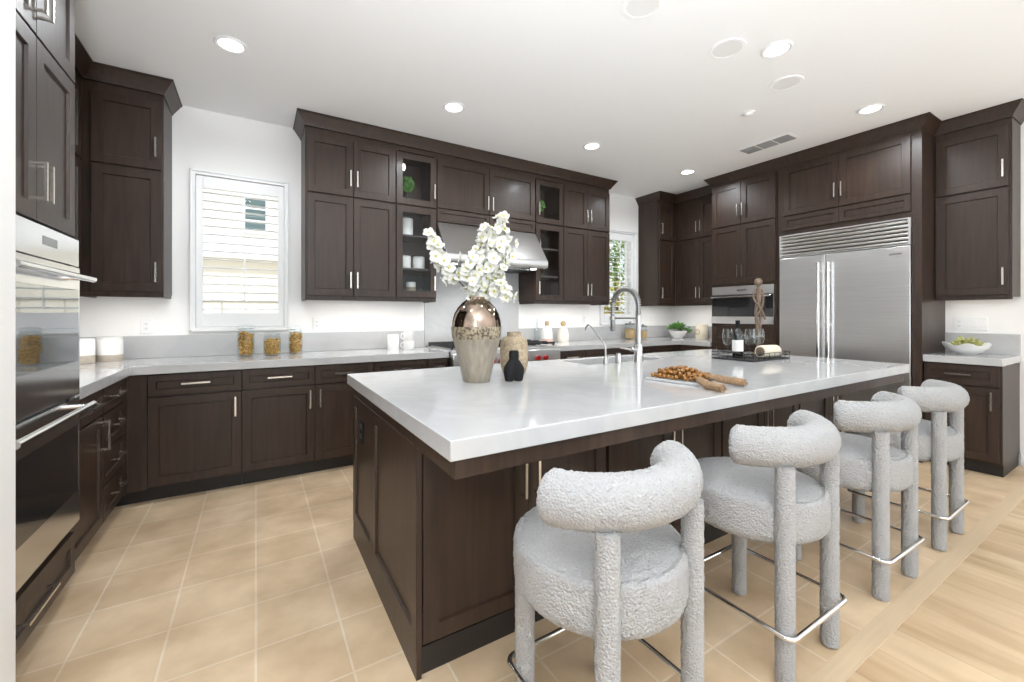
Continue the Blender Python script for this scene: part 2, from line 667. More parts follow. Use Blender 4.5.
def window(name, x0, x1, z0, z1, n, ang):
    """a casement behind a plantation shutter, set in the back wall."""
    o = bpy.data.objects.new(name, None)
    COL.objects.link(o)
    o.location = ((x0 + x1) / 2, 0, z0)
    ORG[o] = Vector(o.location)
    struct(o)
    c = MB()
    cw = .036
    for a in ((x0 - cw, x0, z0 - cw, z1 + cw), (x1, x1 + cw, z0 - cw, z1 + cw), (x0, x1, z1, z1 + cw), (x0, x1, z0 - cw, z0)):
        c.box(a[0], a[1], -.022, -.0005, a[2], a[3])
    c.box(x0 - cw, x0 - cw + .014, -.032, -.022, z0 - cw, z1 + cw)
    c.box(x1 + cw - .014, x1 + cw, -.032, -.022, z0 - cw, z1 + cw)
    c.box(x0 - cw, x1 + cw, -.032, -.022, z1 + cw - .014, z1 + cw)
    c.box(x0 - cw, x1 + cw, -.032, -.022, z0 - cw, z0 - cw + .014)
    c.build('casing', whitep, o, bevel=.002)
    s = MB()
    st = .048
    yy0, yy1 = -.005, .026
    for a in ((x0 + .003, x0 + st, z0 + .003, z1 - .003), (x1 - st, x1 - .003, z0 + .003, z1 - .003), (x0 + st, x1 - st, z1 - .10, z1 - .003), (x0 + st, x1 - st, z0 + .003, z0 + .115)):
        s.box(a[0], a[1], yy0, yy1, a[2], a[3])
    s.build('shutter_frame', whitep, o, bevel=.002)
    l = MB()
    zz0, zz1 = z0 + .115, z1 - .10
    for i in range(n):
        zc = zz0 + (zz1 - zz0) * (i + .5) / n
        hw = .034
        ca, sa = math.cos(ang), math.sin(ang)
        prof = []
        for k in range(10):
            q = 2 * PI * k / 10
            a, b = hw * math.cos(q), .0055 * math.sin(q)
            prof.append((.011 + a * ca - b * sa, zc + a * sa + b * ca))
        l.prism(prof, 'x', x0 + st + .001, x1 - st - .001)
    l.build('louvers', whitep, o)
    xm = (x0 + x1) / 2 + .02
    MB().box(xm - .005, xm + .005, -.0315, -.0235, zz0 + .02, zz1 - .02).build('tilt_rod', whitep, o)
    h = MB()
    for zc in (z0 + .18, (z0 + z1) / 2, z1 - .18):
        h.cyl((x0 - .004, -.027, zc - .03), (x0 - .004, -.027, zc + .03), .005, 10)
    h.build('hinges', whitep, o)
    f = MB()
    for a in ((x0, x0 + .03, z0, z1), (x1 - .03, x1, z0, z1), (x0 + .03, x1 - .03, z0, z0 + .03), (x0 + .03, x1 - .03, z1 - .03, z1)):
        f.box(a[0], a[1], .09, .14, a[2], a[3])
    f.build('window_frame', whitep, o)
    MB().box(x0 + .03, x1 - .03, .112, .118, z0 + .03, z1 - .03).build('pane', pane_m, o)


window('window_1', *W1, 15, math.radians(7))
window('window_2', *W2, 15, math.radians(7))


def plain_window(name, kind, a0, a1, z0, z1, at, n):
    o = bpy.data.objects.new(name, None)
    COL.objects.link(o)
    o.location = (a0, at, z0) if kind == 'y' else (at, a0, z0)
    ORG[o] = Vector(o.location)
    struct(o)
    f, g = MB(), MB()
    def bx(m, p0, p1, q0, q1, d0, d1):
        if kind == 'y':
            m.box(p0, p1, at + d0, at + d1, q0, q1)
        else:
            m.box(at + d0, at + d1, p0, p1, q0, q1)
    wd = (a1 - a0) / n
    for i in range(n):
        p0, p1 = a0 + i * wd, a0 + (i + 1) * wd
        for q in ((p0, p0 + .05, z0, z1), (p1 - .05, p1, z0, z1), (p0 + .05, p1 - .05, z0, z0 + .06), (p0 + .05, p1 - .05, z1 - .06, z1)):
            bx(f, *q, -.03, .03)
        bx(g, p0 + .05, p1 - .05, z0 + .06, z1 - .06, -.003, .003)
    f.build('window_frame', whitep, o)
    g.build('pane', pane_m, o)


plain_window('window_3', 'y', .8, 6.4, 0.001, 2.5, YR - .08, 4)
plain_window('added_window_5', 'x', -7.6, -4.9, .5, 2.5, XL - .08, 2)  # unseen left window, added to go with the left fill lamp
plain_window('window_4', 'x', -7.6, -5.0, .5, 2.5, W + .08, 2)

# crown mouldings
crown('trim_2', [(.361, -1.60), (.361, -.371), (.775, -.371), (.775, 0)], side=1)
crown('trim_3', [(1.69, 0), (1.69, -.371), (5.132, -.371), (5.132, 0)], side=1)
crown('trim_4', [(6.048, 0), (6.048, -.371), (6.389, -.371), (6.389, -1.085)], side=1)
crown('trim_5', [(6.389, -1.085), (6.14, -1.085), (6.14, -2.999), (6.449, -2.999), (6.449, -3.445), (W, -3.445)], side=1)

# ------------------------------------------------------------------ upper cabinets
UB, UT = 1.400, 2.83
DL0, DL1, DU0, DU1 = 1.412, 2.268, 2.280, 2.766
HL, HU = 1.55, 2.43      # handle heights on the lower and upper door rows
FB = Face('-y', -.35)    # front of the uppers on the back wall


def upper(label, u0, u1, doors, F=FB, depth=.35, glass=False, back=.001, group='dark upper cabinets', stile=0, rows=((DL0, DL1), (DU0, DU1)), hz=(HL, HU), zb=UB, rails=''):
    c = F.T((u0 + u1) / 2, -depth / 2, zb)
    t = thing('upper_cabinet', label, 'cabinet', c, group)
    if glass:
        b = MB()
        s = .019
        F.box(b, u0, u0 + s, -depth + back, 0, zb, UT)
        F.box(b, u1 - s, u1, -depth + back, 0, zb, UT)
        F.box(b, u0 + s, u1 - s, -depth + back, -depth + back + .008, zb, UT)
        F.box(b, u0 + s, u1 - s, -depth + back + .008, 0, zb, zb + .036)
        F.box(b, u0 + s, u1 - s, -depth + back + .008, 0, 2.266, 2.286)
        F.box(b, u0 + s, u1 - s, -depth + back + .008, 0, UT - .05, UT)
        b.build('body', wood, t)
        for z in glass:
            sh = MB()
            F.box(sh, u0 + s + .001, u1 - s - .001, -depth + back + .009, -.02, z - .009, z + .009)
            sh.build('shelf', wood_in, t)
    else:
        carcass(t, F, u0, u1, zb, UT, depth, back=back)
    lr = MB()
    F.box(lr, u0, u1, -.018, .0, UB - .026, UB - .0005)
    if 'a' in rails:
        F.box(lr, u0, u0 + .018, -depth + .03, -.018, UB - .026, UB - .0005)
    if 'b' in rails:
        F.box(lr, u1 - .018, u1, -depth + .03, -.018, UB - .026, UB - .0005)
    lr.build('light_rail', wood, t)
    for (a, b, hs) in doors:
        for (z0, z1), hzz in zip(rows, hz):
            hu = None if hs is None else (a + .028 if hs < 0 else b - .028)
            door(t, F, a, b, z0, z1, glass=bool(glass), hd=None if hu is None else (hu, hzz, .14, True), name='glass_door' if glass else 'door')
    return t


upper('upper cabinet left of the shuttered window, in the left corner beside the oven tower', .342, .775, [(.395, .765, 1)], rails='b')
FLW = Face('+x', .34)
upper('upper cabinet on the left wall, mostly hidden behind the oven tower', -1.598, -.002, [(-.83, -.40, -1), (-1.21, -.83, 1), (-1.59, -1.21, -1)], F=FLW, depth=.338)
upper('wide four-door upper cabinet just right of the shuttered window', 1.69, 2.443, [(1.703, 2.071, 1), (2.071, 2.440, -1)], rails='a')
upper('glass-door upper cabinet on the left of the range hood, white canisters inside', 2.444, 2.838, [(2.446, 2.836, 1)], glass=(1.685, 2.0), rails='b')
# over the hood
t = thing('hood_cabinet', 'two-door upper cabinet directly above the steel range hood', 'cabinet', (3.42, -.17, 2.15), 'dark upper cabinets')
carcass(t, FB, 2.839, 3.999, 2.152, UT, .349)
for a, b, s in ((2.845, 3.418, 1), (3.418, 3.994, -1)):
    door(t, FB, a, b, 2.290, DU1, hd=(b - .028 if s > 0 else a + .028, 2.40, .14, True))
    door(t, FB, a, b, 2.158, 2.284, name='panel', fr=.036)
upper('narrow glass-door upper cabinet right of the range hood, topiary behind its upper pane', 4.0, 4.397, [(4.004, 4.395, -1)], glass=(1.685, 2.0), rails='a')
upper('four-door upper cabinet between the narrow glass cabinet and the rear window', 4.398, 5.132, [(4.402, 4.763, 1), (4.763, 5.125, -1)], rails='b')
upper('narrow upper cabinet in the far right corner, beside the rear window', 6.048, 6.4095, [(6.055, 6.370, -1)], rails='a')
FRW = Face('-x', 6.41)
upper('four-door upper cabinet on the right wall, between far corner and oven column', -1.083, -.352, [(-.74, -.405, -1), (-1.075, -.74, 1)], F=FRW, depth=.349)
FR2 = Face('-x', 6.47)
upper('upper cabinet right of the refrigerator, above the small side counter', -3.445, -3.001, [(-3.430, -3.010, -1)], F=FR2, depth=.289, hz=(1.56, 2.42))
# ------------------------------------------------------------------ oven tower on the left
FT = Face('+x', .63)
t = thing('oven_tower', 'tall dark cabinet around the double oven at the left edge', 'cabinet', (.32, -2.0, 0), 'tall cabinets')
b = MB()
y0, y1 = -2.415, -1.602
b.box(.002, .63, y0, y0 + .03, 0.09, 2.91)
b.box(.002, .63, y1 - .02, y1, 0.09, 2.91)
b.box(.002, .02, y0 + .03, y1 - .02, 0.0, 2.91)
b.box(.02, .63, y0 + .03, y1 - .02, 1.588, 2.91)
b.box(.02, .63, y0 + .03, y1 - .02, .09, .325)
b.box(.002, .57, y0, y1, 0, .09)
b.build('body', wood, t)
for z0, z1, hz, hl in ((1.597, 2.276, 1.74, 0), (2.282, 2.90, 2.425, 0)):
    door(t, FT, -2.0, -1.612, z0, z1, hd=(-1.972, hz, .14, True), fr=.062)
    door(t, FT, -2.40, -2.0, z0, z1, hd=(-2.028, hz, .14, True), fr=.062)
door(t, FT, -2.40, -1.612, .10, .285, name='drawer', hd=(-2.04, .20, .26, False), fr=.05)

t = thing('double_wall_oven', 'stainless double wall oven with mirror-like upper door at left edge', 'oven', (.35, -2.0, .33))
OY0, OY1 = -2.384, -1.623
FO = Face('+x', .632)
b = MB()
b.box(.06, .6315, OY0 + .03, OY1 - .03, .335, 1.58)
b.build('body', steel_dk, t)
b = MB()
FO.box(b, OY0, OY1, 0, .034, 1.462, 1.582)
p = b.build('control_panel', mirror_st, t, bevel=.002)
b = MB()
FO.box(b, -1.995, -1.865, .034, .0355, 1.512, 1.545)
b.build('display', display_m, p)


def oven_door(z0, z1, g0, g1, hz, glass):
    b = MB()
    d = .036
    FO.box(b, OY0, OY1, 0, d - .004, z0, z1)
    FO.box(b, OY0, OY1, d - .004, d, z0, g0)
    FO.box(b, OY0, OY1, d - .004, d, g1, z1)
    FO.box(b, OY0, OY0 + .012, d - .004, d, g0, g1)
    FO.box(b, OY1 - .012, OY1, d - .004, d, g0, g1)
    o = b.build('oven_door', mirror_st, t)
    g = MB()
    FO.box(g, OY0 + .013, OY1 - .013, d - .0035, d - .0005, g0 + .001, g1 - .001)
    g.build('oven_window', glass, o)
    h = MB()
    h.cyl(FO.T(OY0 + .02, d + .05, hz), FO.T(OY1 - .02, d + .05, hz), .0125, 20)
    for u in (OY0 + .07, OY1 - .07):
        h.cyl(FO.T(u, d, hz), FO.T(u, d + .045, hz), .009, 14)
    h.build('handle', chrome, o)


oven_door(.897, 1.456, 1.045, 1.36, 1.408, oven_gl)
oven_door(.335, .886, .475, .765, .852, black_gl)

# ------------------------------------------------------------------ base cabinets
TK = .10
BT = .857


def base(label, F, u0, u1, depth, spec, group='dark base cabinets', filler=None, toe=None):
    c = F.T((u0 + u1) / 2, -depth / 2, 0)
    t = thing('base_cabinet', label, 'cabinet', c, group)
    carcass(t, F, u0, u1, TK, BT, depth)
    k = MB()
    F.box(k, toe[0] if toe else u0, toe[1] if toe else u1, -depth, -.055, 0, TK)
    if filler:
        f_ = MB()
        F.box(f_, filler[0], filler[1], .0005, .0205, TK, BT)
        f_.build('filler', wood, t)
    k.build('toe_kick', toe_m, t)
    for kind, a, b, z0, z1, hd in spec:
        door(t, F, a, b, z0, z1, name=kind, hd=hd, fr=.056 if kind == 'door' else .045)
    return t


FBB = Face('-y', -.61)
ZD = (.708, .852)
ZQ = (.112, .700)


def dd(a, b, side, hdr=.16):
    return [('drawer', a, b, *ZD, ((a + b) / 2, .786, hdr, False)),
            ('door', a, b, *ZQ, ((b - .035) if side > 0 else (a + .035), .60, .14, True))]


# blind corner fillers belong to the neighbouring units
base('base cabinet under the shuttered window, nearest the left corner', FBB, .652, 1.253, .60, dd(.732, 1.252, 1), filler=(.6312, .7305), toe=(.556, 1.253))
base('two-door base cabinet below the middle and right pasta jars', FBB, 1.254, 2.18, .60, dd(1.256, 1.735, 1) + dd(1.736, 2.178, -1))
base('base cabinet behind the island corner, left of the narrow range-side unit', FBB, 2.181, 2.653, .60, dd(2.183, 2.651, 1))
base('narrow base cabinet just left of the range', FBB, 2.654, 2.848, .60, dd(2.656, 2.846, -1, .10))
FLB = Face('+x', .61)
base('base cabinet with door beside the double oven on the left wall', FLB, -1.60, -1.122, .60, [
    ('drawer', -1.598, -1.124, *ZD, (-1.34, .786, .20, False)), ('door', -1.598, -1.124, *ZQ, (-1.16, .60, .16, True))])
base('four-drawer base cabinet on the left wall, by the inner corner', FLB, -1.121, -.652, .60, [
    ('drawer', -1.119, -.70, *ZD, (-.90, .786, .18, False)), ('drawer', -1.119, -.70, .505, .702, (-.90, .62, .18, False)),
    ('drawer', -1.119, -.70, .31, .50, (-.90, .42, .18, False)), ('drawer', -1.119, -.70, .112, .305, (-.90, .23, .18, False))], filler=(-.698, -.6315))
base('base cabinet just right of the range, below the pink bottle', FBB, 4.075, 4.50, .60, dd(4.077, 4.498, 1))
base('base cabinet behind the sink faucet, below the textured white bottle', FBB, 4.501, 5.20, .60, dd(4.503, 5.198, -1))
base('base cabinet under the rear window, in the far right corner', FBB, 5.201, 6.108, .60, dd(5.203, 6.05, -1), filler=(6.052, 6.1085), toe=(5.201, 6.184))
FRB = Face('-x', 6.13)
base('base cabinet below the cream canister, left of the oven column', FRB, -1.083, -.612, .60, dd(-1.08, -.68, -1), filler=(-.678, -.6315), toe=(-1.083, -.612))
FRS = Face('-x', 6.19)
t = base('small base cabinet right of the refrigerator', FRS, -3.435, -3.001, .565, [
    ('drawer', -3.425, -3.004, .69, .85, (-3.21, .775, .15, False)), ('door', -3.425, -3.004, .112, .682, (-3.39, .585, .14, True))])
MB().box(6.19, W - .003, -3.4405, -3.4355, .1, .857).build('side_panel', wood, t)

# ------------------------------------------------------------------ worktops
CT0, CT1 = .858, .915


def poly_slab(name, label, poly, z0=CT0, z1=CT1, bev=.003):
    mb = MB().prism(poly, 'z', z0, z1)
    o = mb.build(name, quartz_m, loc=(poly[0][0], poly[0][1], z0), bevel=bev)
    return tag(o, label, 'worktop')


def splash(par, boxes):
    m = MB()
    for q in boxes:
        m.box(*q, CT1 + .0005, 1.088)
    m.build('backsplash', quartz_m, par, bevel=.0015)


a = poly_slab('countertop', 'white quartz worktop running from the oven tower along the shuttered window', [(.002, -.002), (.002, -1.60), (.65, -1.60), (.65, -.65), (2.850, -.65), (2.850, -.002)])
splash(a, [(.002, .022, -1.60, -.023), (.002, 2.838, -.022, -.002)])
a = poly_slab('countertop', 'white quartz worktop from the range to the far right corner', [(4.072, -.002), (4.072, -.65), (6.11, -.65), (6.11, -1.083), (W - .002, -1.083), (W - .002, -.002)])
splash(a, [(4.0, W - .022, -.022, -.002), (W - .022, W - .002, -1.083, -.002)])
a = poly_slab('countertop', 'small white worktop under the switch plate, right of the refrigerator', [(6.15, -3.001), (6.15, -3.447), (W - .002, -3.447), (W - .002, -3.001)])
splash(a, [(W - .022, W - .002, -3.445, -3.001)])
tag(MB().box(2.842, 3.998, -.021, -.001, .93, 1.735).build('backsplash_panel', quartz_m, loc=(3.4, -.01, .93)), 'tall plain white quartz panel on the wall behind the range', 'backsplash')

# ------------------------------------------------------------------ range
t = thing('range', 'wide stainless gas range with red knobs, under the hood', 'range', (3.46, -.36, 0))
MB().box(2.856, 4.066, -.68, -.024, .12, .905).build('body', steel, t)
MB().box(2.87, 4.05, -.62, -.06, 0, .12).build('toe_kick', toe_m, t)
MB().box(2.856, 4.066, -.70, -.024, .906, .925).build('cooktop', steel_h, t, bevel=.003)
MB().box(2.856, 4.066, -.735, -.681, .755, .895).build('control_panel', steel_h, t, bevel=.006)
for i in range(8):
    x = (2.98, 3.075, 3.25, 3.345, 3.53, 3.625, 3.775, 3.87)[i]
    k = MB()
    k.cyl((x, -.7355, .815), (x, -.762, .815), .024, 24)
    k.box(x - .004, x + .004, -.770, -.762, .795, .836)
    k.build('knob', red_m, t, bevel=.002)
for i in range(3):
    x0 = 2.87 + i * .395
    g = MB()
    x1 = x0 + .385
    for y in (-.66, -.52, -.36, -.20, -.06):
        g.box(x0, x1, y - .007, y + .007, .948, .966)
    for q in range(5):
        x = x0 + .008 + q * (x1 - x0 - .016) / 4
        g.box(x - .007, x + .007, -.667, -.053, .940, .956)
    for x in (x0 + .008, x1 - .008):
        for y in (-.65, -.07):
            g.box(x - .008, x + .008, y - .008, y + .008, .9255, .941)
    g.build('grate', iron, t)
    for y in (-.50, -.20):
        MB().lathe([(0, .9255), (.055, .9255), (.05, .938), (0, .939)], ((x0 + x1) / 2, y, 0), 24).build('burner', iron, t)
for a, b in ((2.87, 3.27), (3.28, 4.052)):
    o = MB().box(a, b, -.71, -.681, .16, .72).build('oven_door', steel, t, bevel=.004)
    MB().cyl((a + .03, -.76, .67), (b - .03, -.76, .67), .012).cyl((a + .06, -.71, .67), (a + .06, -.76, .67), .008, 12).cyl((b - .06, -.71, .67), (b - .06, -.76, .67), .008, 12).build('handle', chrome, o)

# ------------------------------------------------------------------ hood
t = thing('range_hood', 'big sloping stainless range hood between the two glass cabinets', 'hood', (3.42, -.3, 1.735))
hp = [(-.022, 1.822), (-.604, 1.822), (-.372, 2.150), (-.022, 2.150)]
MB().prism(hp, 'x', 2.843, 3.997).build('canopy', steel, t, bevel=.003)
lp = [(-.022, 1.737), (-.580, 1.737), (-.604, 1.752), (-.612, 1.775), (-.612, 1.8215), (-.022, 1.8215)]
MB().prism(lp, 'x', 2.843, 3.997).build('rim', steel, t, bevel=.004)
for x in (3.0, 3.28, 3.56):
    b = MB()
    for k in range(9):
        b.box(x + .03 * k, x + .03 * k + .02, -.50, -.12, 1.722, 1.7365)
    b.build('filter', steel_dk, t)
for x in (2.95, 3.86):
    MB().lathe([(0, 1.729), (.03, 1.729), (.034, 1.7365), (0, 1.7365)], (x, -.53, 0), 20).build('hood_lamp', lens_m, t)
    lamp('hood_light', 'SPOT', (x, -.53, 1.72), (0, 0, 0), 15, (1, .97, .93), spot_size=math.radians(150), spot_blend=.6, shadow_soft_size=.03)

# ------------------------------------------------------------------ tall oven column and refrigerator enclosure
FX = Face('-x', 6.14)
t = thing('oven_column', 'tall dark cabinet holding the speed oven, left of the refrigerator', 'cabinet', (6.36, -1.55, 0), 'tall cabinets')
b = MB()
ya, yb = -1.846, -1.085
b.box(6.14, W - .002, ya, yb, 1.586, UT)
b.box(6.14, W - .002, ya, yb, .10, 1.141)
b.box(6.60, W - .002, ya, yb, 1.141, 1.586)
b.box(6.14, 6.60, ya, ya + .026, 1.141, 1.586)
b.box(6.14, 6.60, yb - .016, yb, 1.141, 1.586)
b.box(6.20, W - .002, ya, yb, 0, .10)
b.build('body', wood, t)
for z0, z1, hz in ((1.612, 2.290, 1.757), (2.300, 2.789, 2.46)):
    door(t, FX, -1.459, -1.100, z0, z1, hd=(-1.431, hz, .14, True))
    door(t, FX, -1.836, -1.459, z0, z1, hd=(-1.488, hz, .14, True))
door(t, FX, -1.836, -1.100, .919, 1.124, name='drawer', hd=(-1.464, 1.02, .16, False))
door(t, FX, -1.459, -1.100, .112, .922, hd=(-1.431, .80, .14, True))
door(t, FX, -1.836, -1.459, .112, .922, hd=(-1.488, .80, .14, True))
t = thing('speed_oven', 'built-in stainless speed oven in the column left of the refrigerator', 'oven', (6.2, -1.54, 1.15))
FS = Face('-x', 6.139)
ua, ub = -1.817, -1.103
MB().box(6.1395, 6.59, ua + .01, ub - .01, 1.147, 1.581).build('body', steel_dk, t)
b = MB()
FS.box(b, ua, ub, .0005, .022, 1.488, 1.583)
p = b.build('control_panel', steel_h, t, bevel=.002)
b = MB()
FS.box(b, -1.530, -1.416, .022, .0235, 1.522, 1.545)
b.build('display', display_m, p)
b = MB()
FS.box(b, ua, ub, .0005, .020, 1.147, 1.227)
FS.box(b, ua, ub, .0005, .012, 1.227, 1.482)
p = b.build('oven_door', steel_h, t)
b = MB()
FS.box(b, ua + .002, ub - .002, .0125, .019, 1.229, 1.480)
b.build('oven_window', black_gl, p)
b = MB()
b.cyl(FS.T(ua + .01, .055, 1.459), FS.T(ub - .01, .055, 1.459), .009, 16)
for u in (ua + .05, ub - .05):
    b.cyl(FS.T(u, .019, 1.459), FS.T(u, .055, 1.459), .006, 12)
b.build('handle', chrome, p)

t = thing('refrigerator_surround', 'tall dark cabinet surround framing the steel refrigerator', 'cabinet', (6.36, -2.48, 0), 'tall cabinets')
b = MB()
b.box(6.14, W - .002, -2.999, -2.939, 0, UT)
b.box(6.14, W - .002, -1.878, -1.849, 0, UT)
b.box(6.14, W - .002, -2.939, -1.878, 2.090, UT)
b.box(6.72, W - .002, -2.939, -1.878, 0, 2.090)
b.build('body', wood, t)
for a, b_, s in ((-2.415, -1.914, -1), (-2.933, -2.415, 1)):
    door(t, FX, a, b_, 2.291, 2.793, hd=(a + .028 if s < 0 else b_ - .028, 2.45, .14, True))
    door(t, FX, a, b_, 2.136, 2.282, name='panel', fr=.04)
t = thing('refrigerator', 'large stainless double-door refrigerator with louvered top grille', 'refrigerator', (6.34, -2.47, 0))
MB().box(6.156, 6.715, -2.935, -1.884, .10, 2.081).box(6.20, 6.70, -2.927, -1.893, 0, .10).build('body', steel_dk, t)
FF = Face('-x', 6.155)
b = MB()
for a in ((-2.936, -2.919, 1.852, 2.083), (-1.899, -1.883, 1.852, 2.083), (-2.919, -1.899, 2.073, 2.083), (-2.919, -1.899, 1.852, 1.860)):
    FF.box(b, a[0], a[1], 0, .046, a[2], a[3])
for i in range(6):
    z = 1.862 + i * .0353
    pr = [(-.006 + 6.155, z), (6.155 - .038, z + .006), (6.155 - .046, z + .014), (6.155 - .040, z + .022), (6.149, z + .030)]
    b.prism([(q[0], q[1]) for q in pr], 'y', -2.919, -1.899)
b.build('grille', steel_h, t)
for a, b_, hu in ((-2.303, -1.885, -2.263), (-2.934, -2.307, -2.346)):
    m = MB()
    FF.box(m, a, b_, 0, .048, .115, 1.843)
    o = m.build('refrigerator_door', steel_h, t, bevel=.003)
    h = MB()
    h.cyl(FF.T(hu, .095, .55), FF.T(hu, .095, 1.762), .014, 20)
    for z in (.62, 1.15, 1.68):
        h.cyl(FF.T(hu, .048, z), FF.T(hu, .09, z), .010, 14)
    h.build('handle', chrome, o)
m = MB()
FF.box(m, -2.886, -2.793, .0485, .0505, 1.773, 1.787)
m.build('nameplate', nickel, t)

# ------------------------------------------------------------------ island
IX0, IX1, IY0, IY1 = 1.783, 5.130, -3.198, -1.716
SX0, SX1, SY0, SY1 = 3.24, 4.0, -2.10, -1.79
xs, ys = [IX0, SX0, SX1, IX1], [IY0, SY0, SY1, IY1]
mb = MB()
vs = []
for z in (CT0, CT1):
    for y in ys:
        for x in xs:
            vs.append((x, y, z))
ix = lambda i, j, k: k * 16 + j * 4 + i
fs = []
for j in range(3):
    for i in range(3):
        if (i, j) == (1, 1):
            continue
        fs.append((ix(i, j, 1), ix(i + 1, j, 1), ix(i + 1, j + 1, 1), ix(i, j + 1, 1)))
        fs.append((ix(i, j, 0), ix(i, j + 1, 0), ix(i + 1, j + 1, 0), ix(i + 1, j, 0)))
for i in range(3):
    fs.append((ix(i, 0, 0), ix(i + 1, 0, 0), ix(i + 1, 0, 1), ix(i, 0, 1)))
    fs.append((ix(i, 3, 0), ix(i + 1, 3, 0), ix(i + 1, 3, 1), ix(i, 3, 1)))
    fs.append((ix(0, i, 0), ix(0, i + 1, 0), ix(0, i + 1, 1), ix(0, i, 1)))
    fs.append((ix(3, i, 0), ix(3, i + 1, 0), ix(3, i + 1, 1), ix(3, i, 1)))
for q in ((1, 1, 2, 1), (1, 2, 2, 2), (1, 1, 1, 2), (2, 1, 2, 2)):
    fs.append((ix(q[0], q[1], 0), ix(q[2], q[3], 0), ix(q[2], q[3], 1), ix(q[0], q[1], 1)))
mb.add(vs, fs)
tag(mb.build('island_countertop', quartz_m, loc=(3.45, -2.45, CT0), bevel=.003), 'huge white quartz island top with overhang on the stool side', 'worktop')

t = thing('kitchen_island', 'dark wood island base with paneled end, under the white top', 'island', (3.43, -2.3, 0))
bx0, bx1, by0, by1 = 1.829, 5.05, -2.822, -1.752
b = MB()
b.box(bx0, SX0 - .06, by0, by1, TK, .806)
b.box(SX1 + .06, bx1, by0, by1, TK, .806)
b.box(SX0 - .06, SX1 + .06, by0, by1, TK, .60)
b.box(SX0 - .06, SX1 + .06, by0, SY0 - .06, .60, .806)
b.box(SX0 - .06, SX1 + .06, SY1 + .012, by1, .60, .806) if SY1 + .012 < by1 else None
b.build('body', wood, t)
k = MB()
k.box(bx0 + .01, bx1 - .05, by0 + .055, by1 - .06, 0, TK)
k.build('toe_kick', toe_m, t)
ap = MB()          # apron carrying the top
ap.box(1.805, 5.11, -3.176, -3.150, .800, .8575)
ap.box(1.805, 1.831, -3.150, by0, .800, .8575)
ap.box(5.084, 5.11, -3.150, by0, .800, .8575)
ap.box(1.831, 5.084, -3.150, by0 - .002, .846, .8575)
ap.box(1.805, SX0 - .06, by0, -1.74, .8065, .8575)
ap.box(SX1 + .06, 5.11, by0, -1.74, .8065, .8575)
ap.box(SX0 - .06, SX1 + .06, by0, SY0 - .06, .8065, .8575)
ap.build('apron', wood, t, bevel=.0015)
FIL = Face('-x', bx0)
# left end: framed panels down to a plinth
door(t, FIL, -2.205, by1, .10, .800, name='end_panel', fr=.055, g=0)
door(t, FIL, by0 - .021, -2.206, .10, .800, name='end_panel', fr=.055, g=0)
b = MB()
FIL.box(b, by0 - .018, by1, 0.0005, .019, 0, .099)
b.build('plinth', wood, t)
FI = Face('-y', by0)
cabs = [(1.832, 2.265, 2.685), (2.70, 3.135, 3.55), (3.565, 3.99, 4.41), (4.43, 4.85, 5.045)]
for a, c_, b_ in cabs:
    door(t, FI, a, c_, .112, .797, hd=(c_ - .031, .625, .17, True))
    door(t, FI, c_, b_, .112, .797, hd=(c_ + .031, .625, .17, True))
b = MB()
FI.box(b, 1.832, 5.04, -.05, .002, 0.0, .095)
b.build('base_rail', toe_m, t)
FIB = Face('+y', by1)
for i in range(6):
    a = 1.86 + i * .531
    door(t, FIB, a, a + .529, .112, .797, hd=(a + .05, .66, .14, True))
# outlet on the island end
t = thing('island_outlet', 'black outlet on the paneled left end of the island', 'outlet', (1.825, -1.98, .65))
FOI = Face('-x', bx0 - .0125)
m = MB()
FOI.box(m, -1.985, -1.915, 0, .006, .582, .697)
m.build('cover_plate', black_m, t, bevel=.0015)
m = MB()
for z in (.615, .665):
    FOI.box(m, -1.965, -1.935, .006, .0075, z - .012, z + .012)
m.build('sockets', slot_m, t)
m = MB()
for z in (.590, .689):
    FOI.box(m, -1.955, -1.945, .006, .0085, z - .003, z + .003)
m.build('screws', chrome, t)

# sink
t = thing('sink', 'stainless undermount sink set into the far side of the island', 'sink', (3.62, -1.945, .66))
s = MB()
g = .012
x0, x1, y0, y1 = SX0 - g, SX1 + g, SY0 - g, SY1 + g
top, bot, th = CT0 - .0005, .64, .004
s.box(x0, x1, y0, y1, bot, bot + th)
s.box(x0, x0 + th, y0, y1, bot + th, top)
s.box(x1 - th, x1, y0, y1, bot + th, top)
s.box(x0 + th, x1 - th, y0, y0 + th, bot + th, top)
s.box(x0 + th, x1 - th, y1 - th, y1, bot + th, top)
s.build('basin', steel, t)
MB().lathe([(0, bot + th), (.045, bot + th), (.045, bot + th + .003), (.03, bot + th + .004), (0, bot + th + .002)], (3.62, -1.95, 0), 24).build('drain', chrome, t)

# main faucet
t = thing('kitchen_faucet', 'tall spring-neck pull-down faucet behind the island sink', 'faucet', (3.66, -2.15, CT1))
fx, fy = 3.66, -2.15
MB().lathe([(0, 0), (.034, 0), (.034, .006), (.030, .012), (.030, .118), (.025, .124), (0, .124)], (fx, fy, CT1 + .0003), 28).build('base', steel, t)
MB().cyl((fx, fy, CT1 + .124), (fx, fy, 1.245), .0195, 20).build('neck', steel, t)
arc = []
Rr = .125
cz = 1.315
for i in range(25):
    a = PI * i / 24
    arc.append((fx, fy + Rr - Rr * math.cos(a), cz + Rr * math.sin(a)))
core = [(fx, fy, 1.245)] + arc + [(fx, fy + 2 * Rr, 1.25)]
hose = MB().tube(core, .012, 12).build('hose', steel_dk, t)
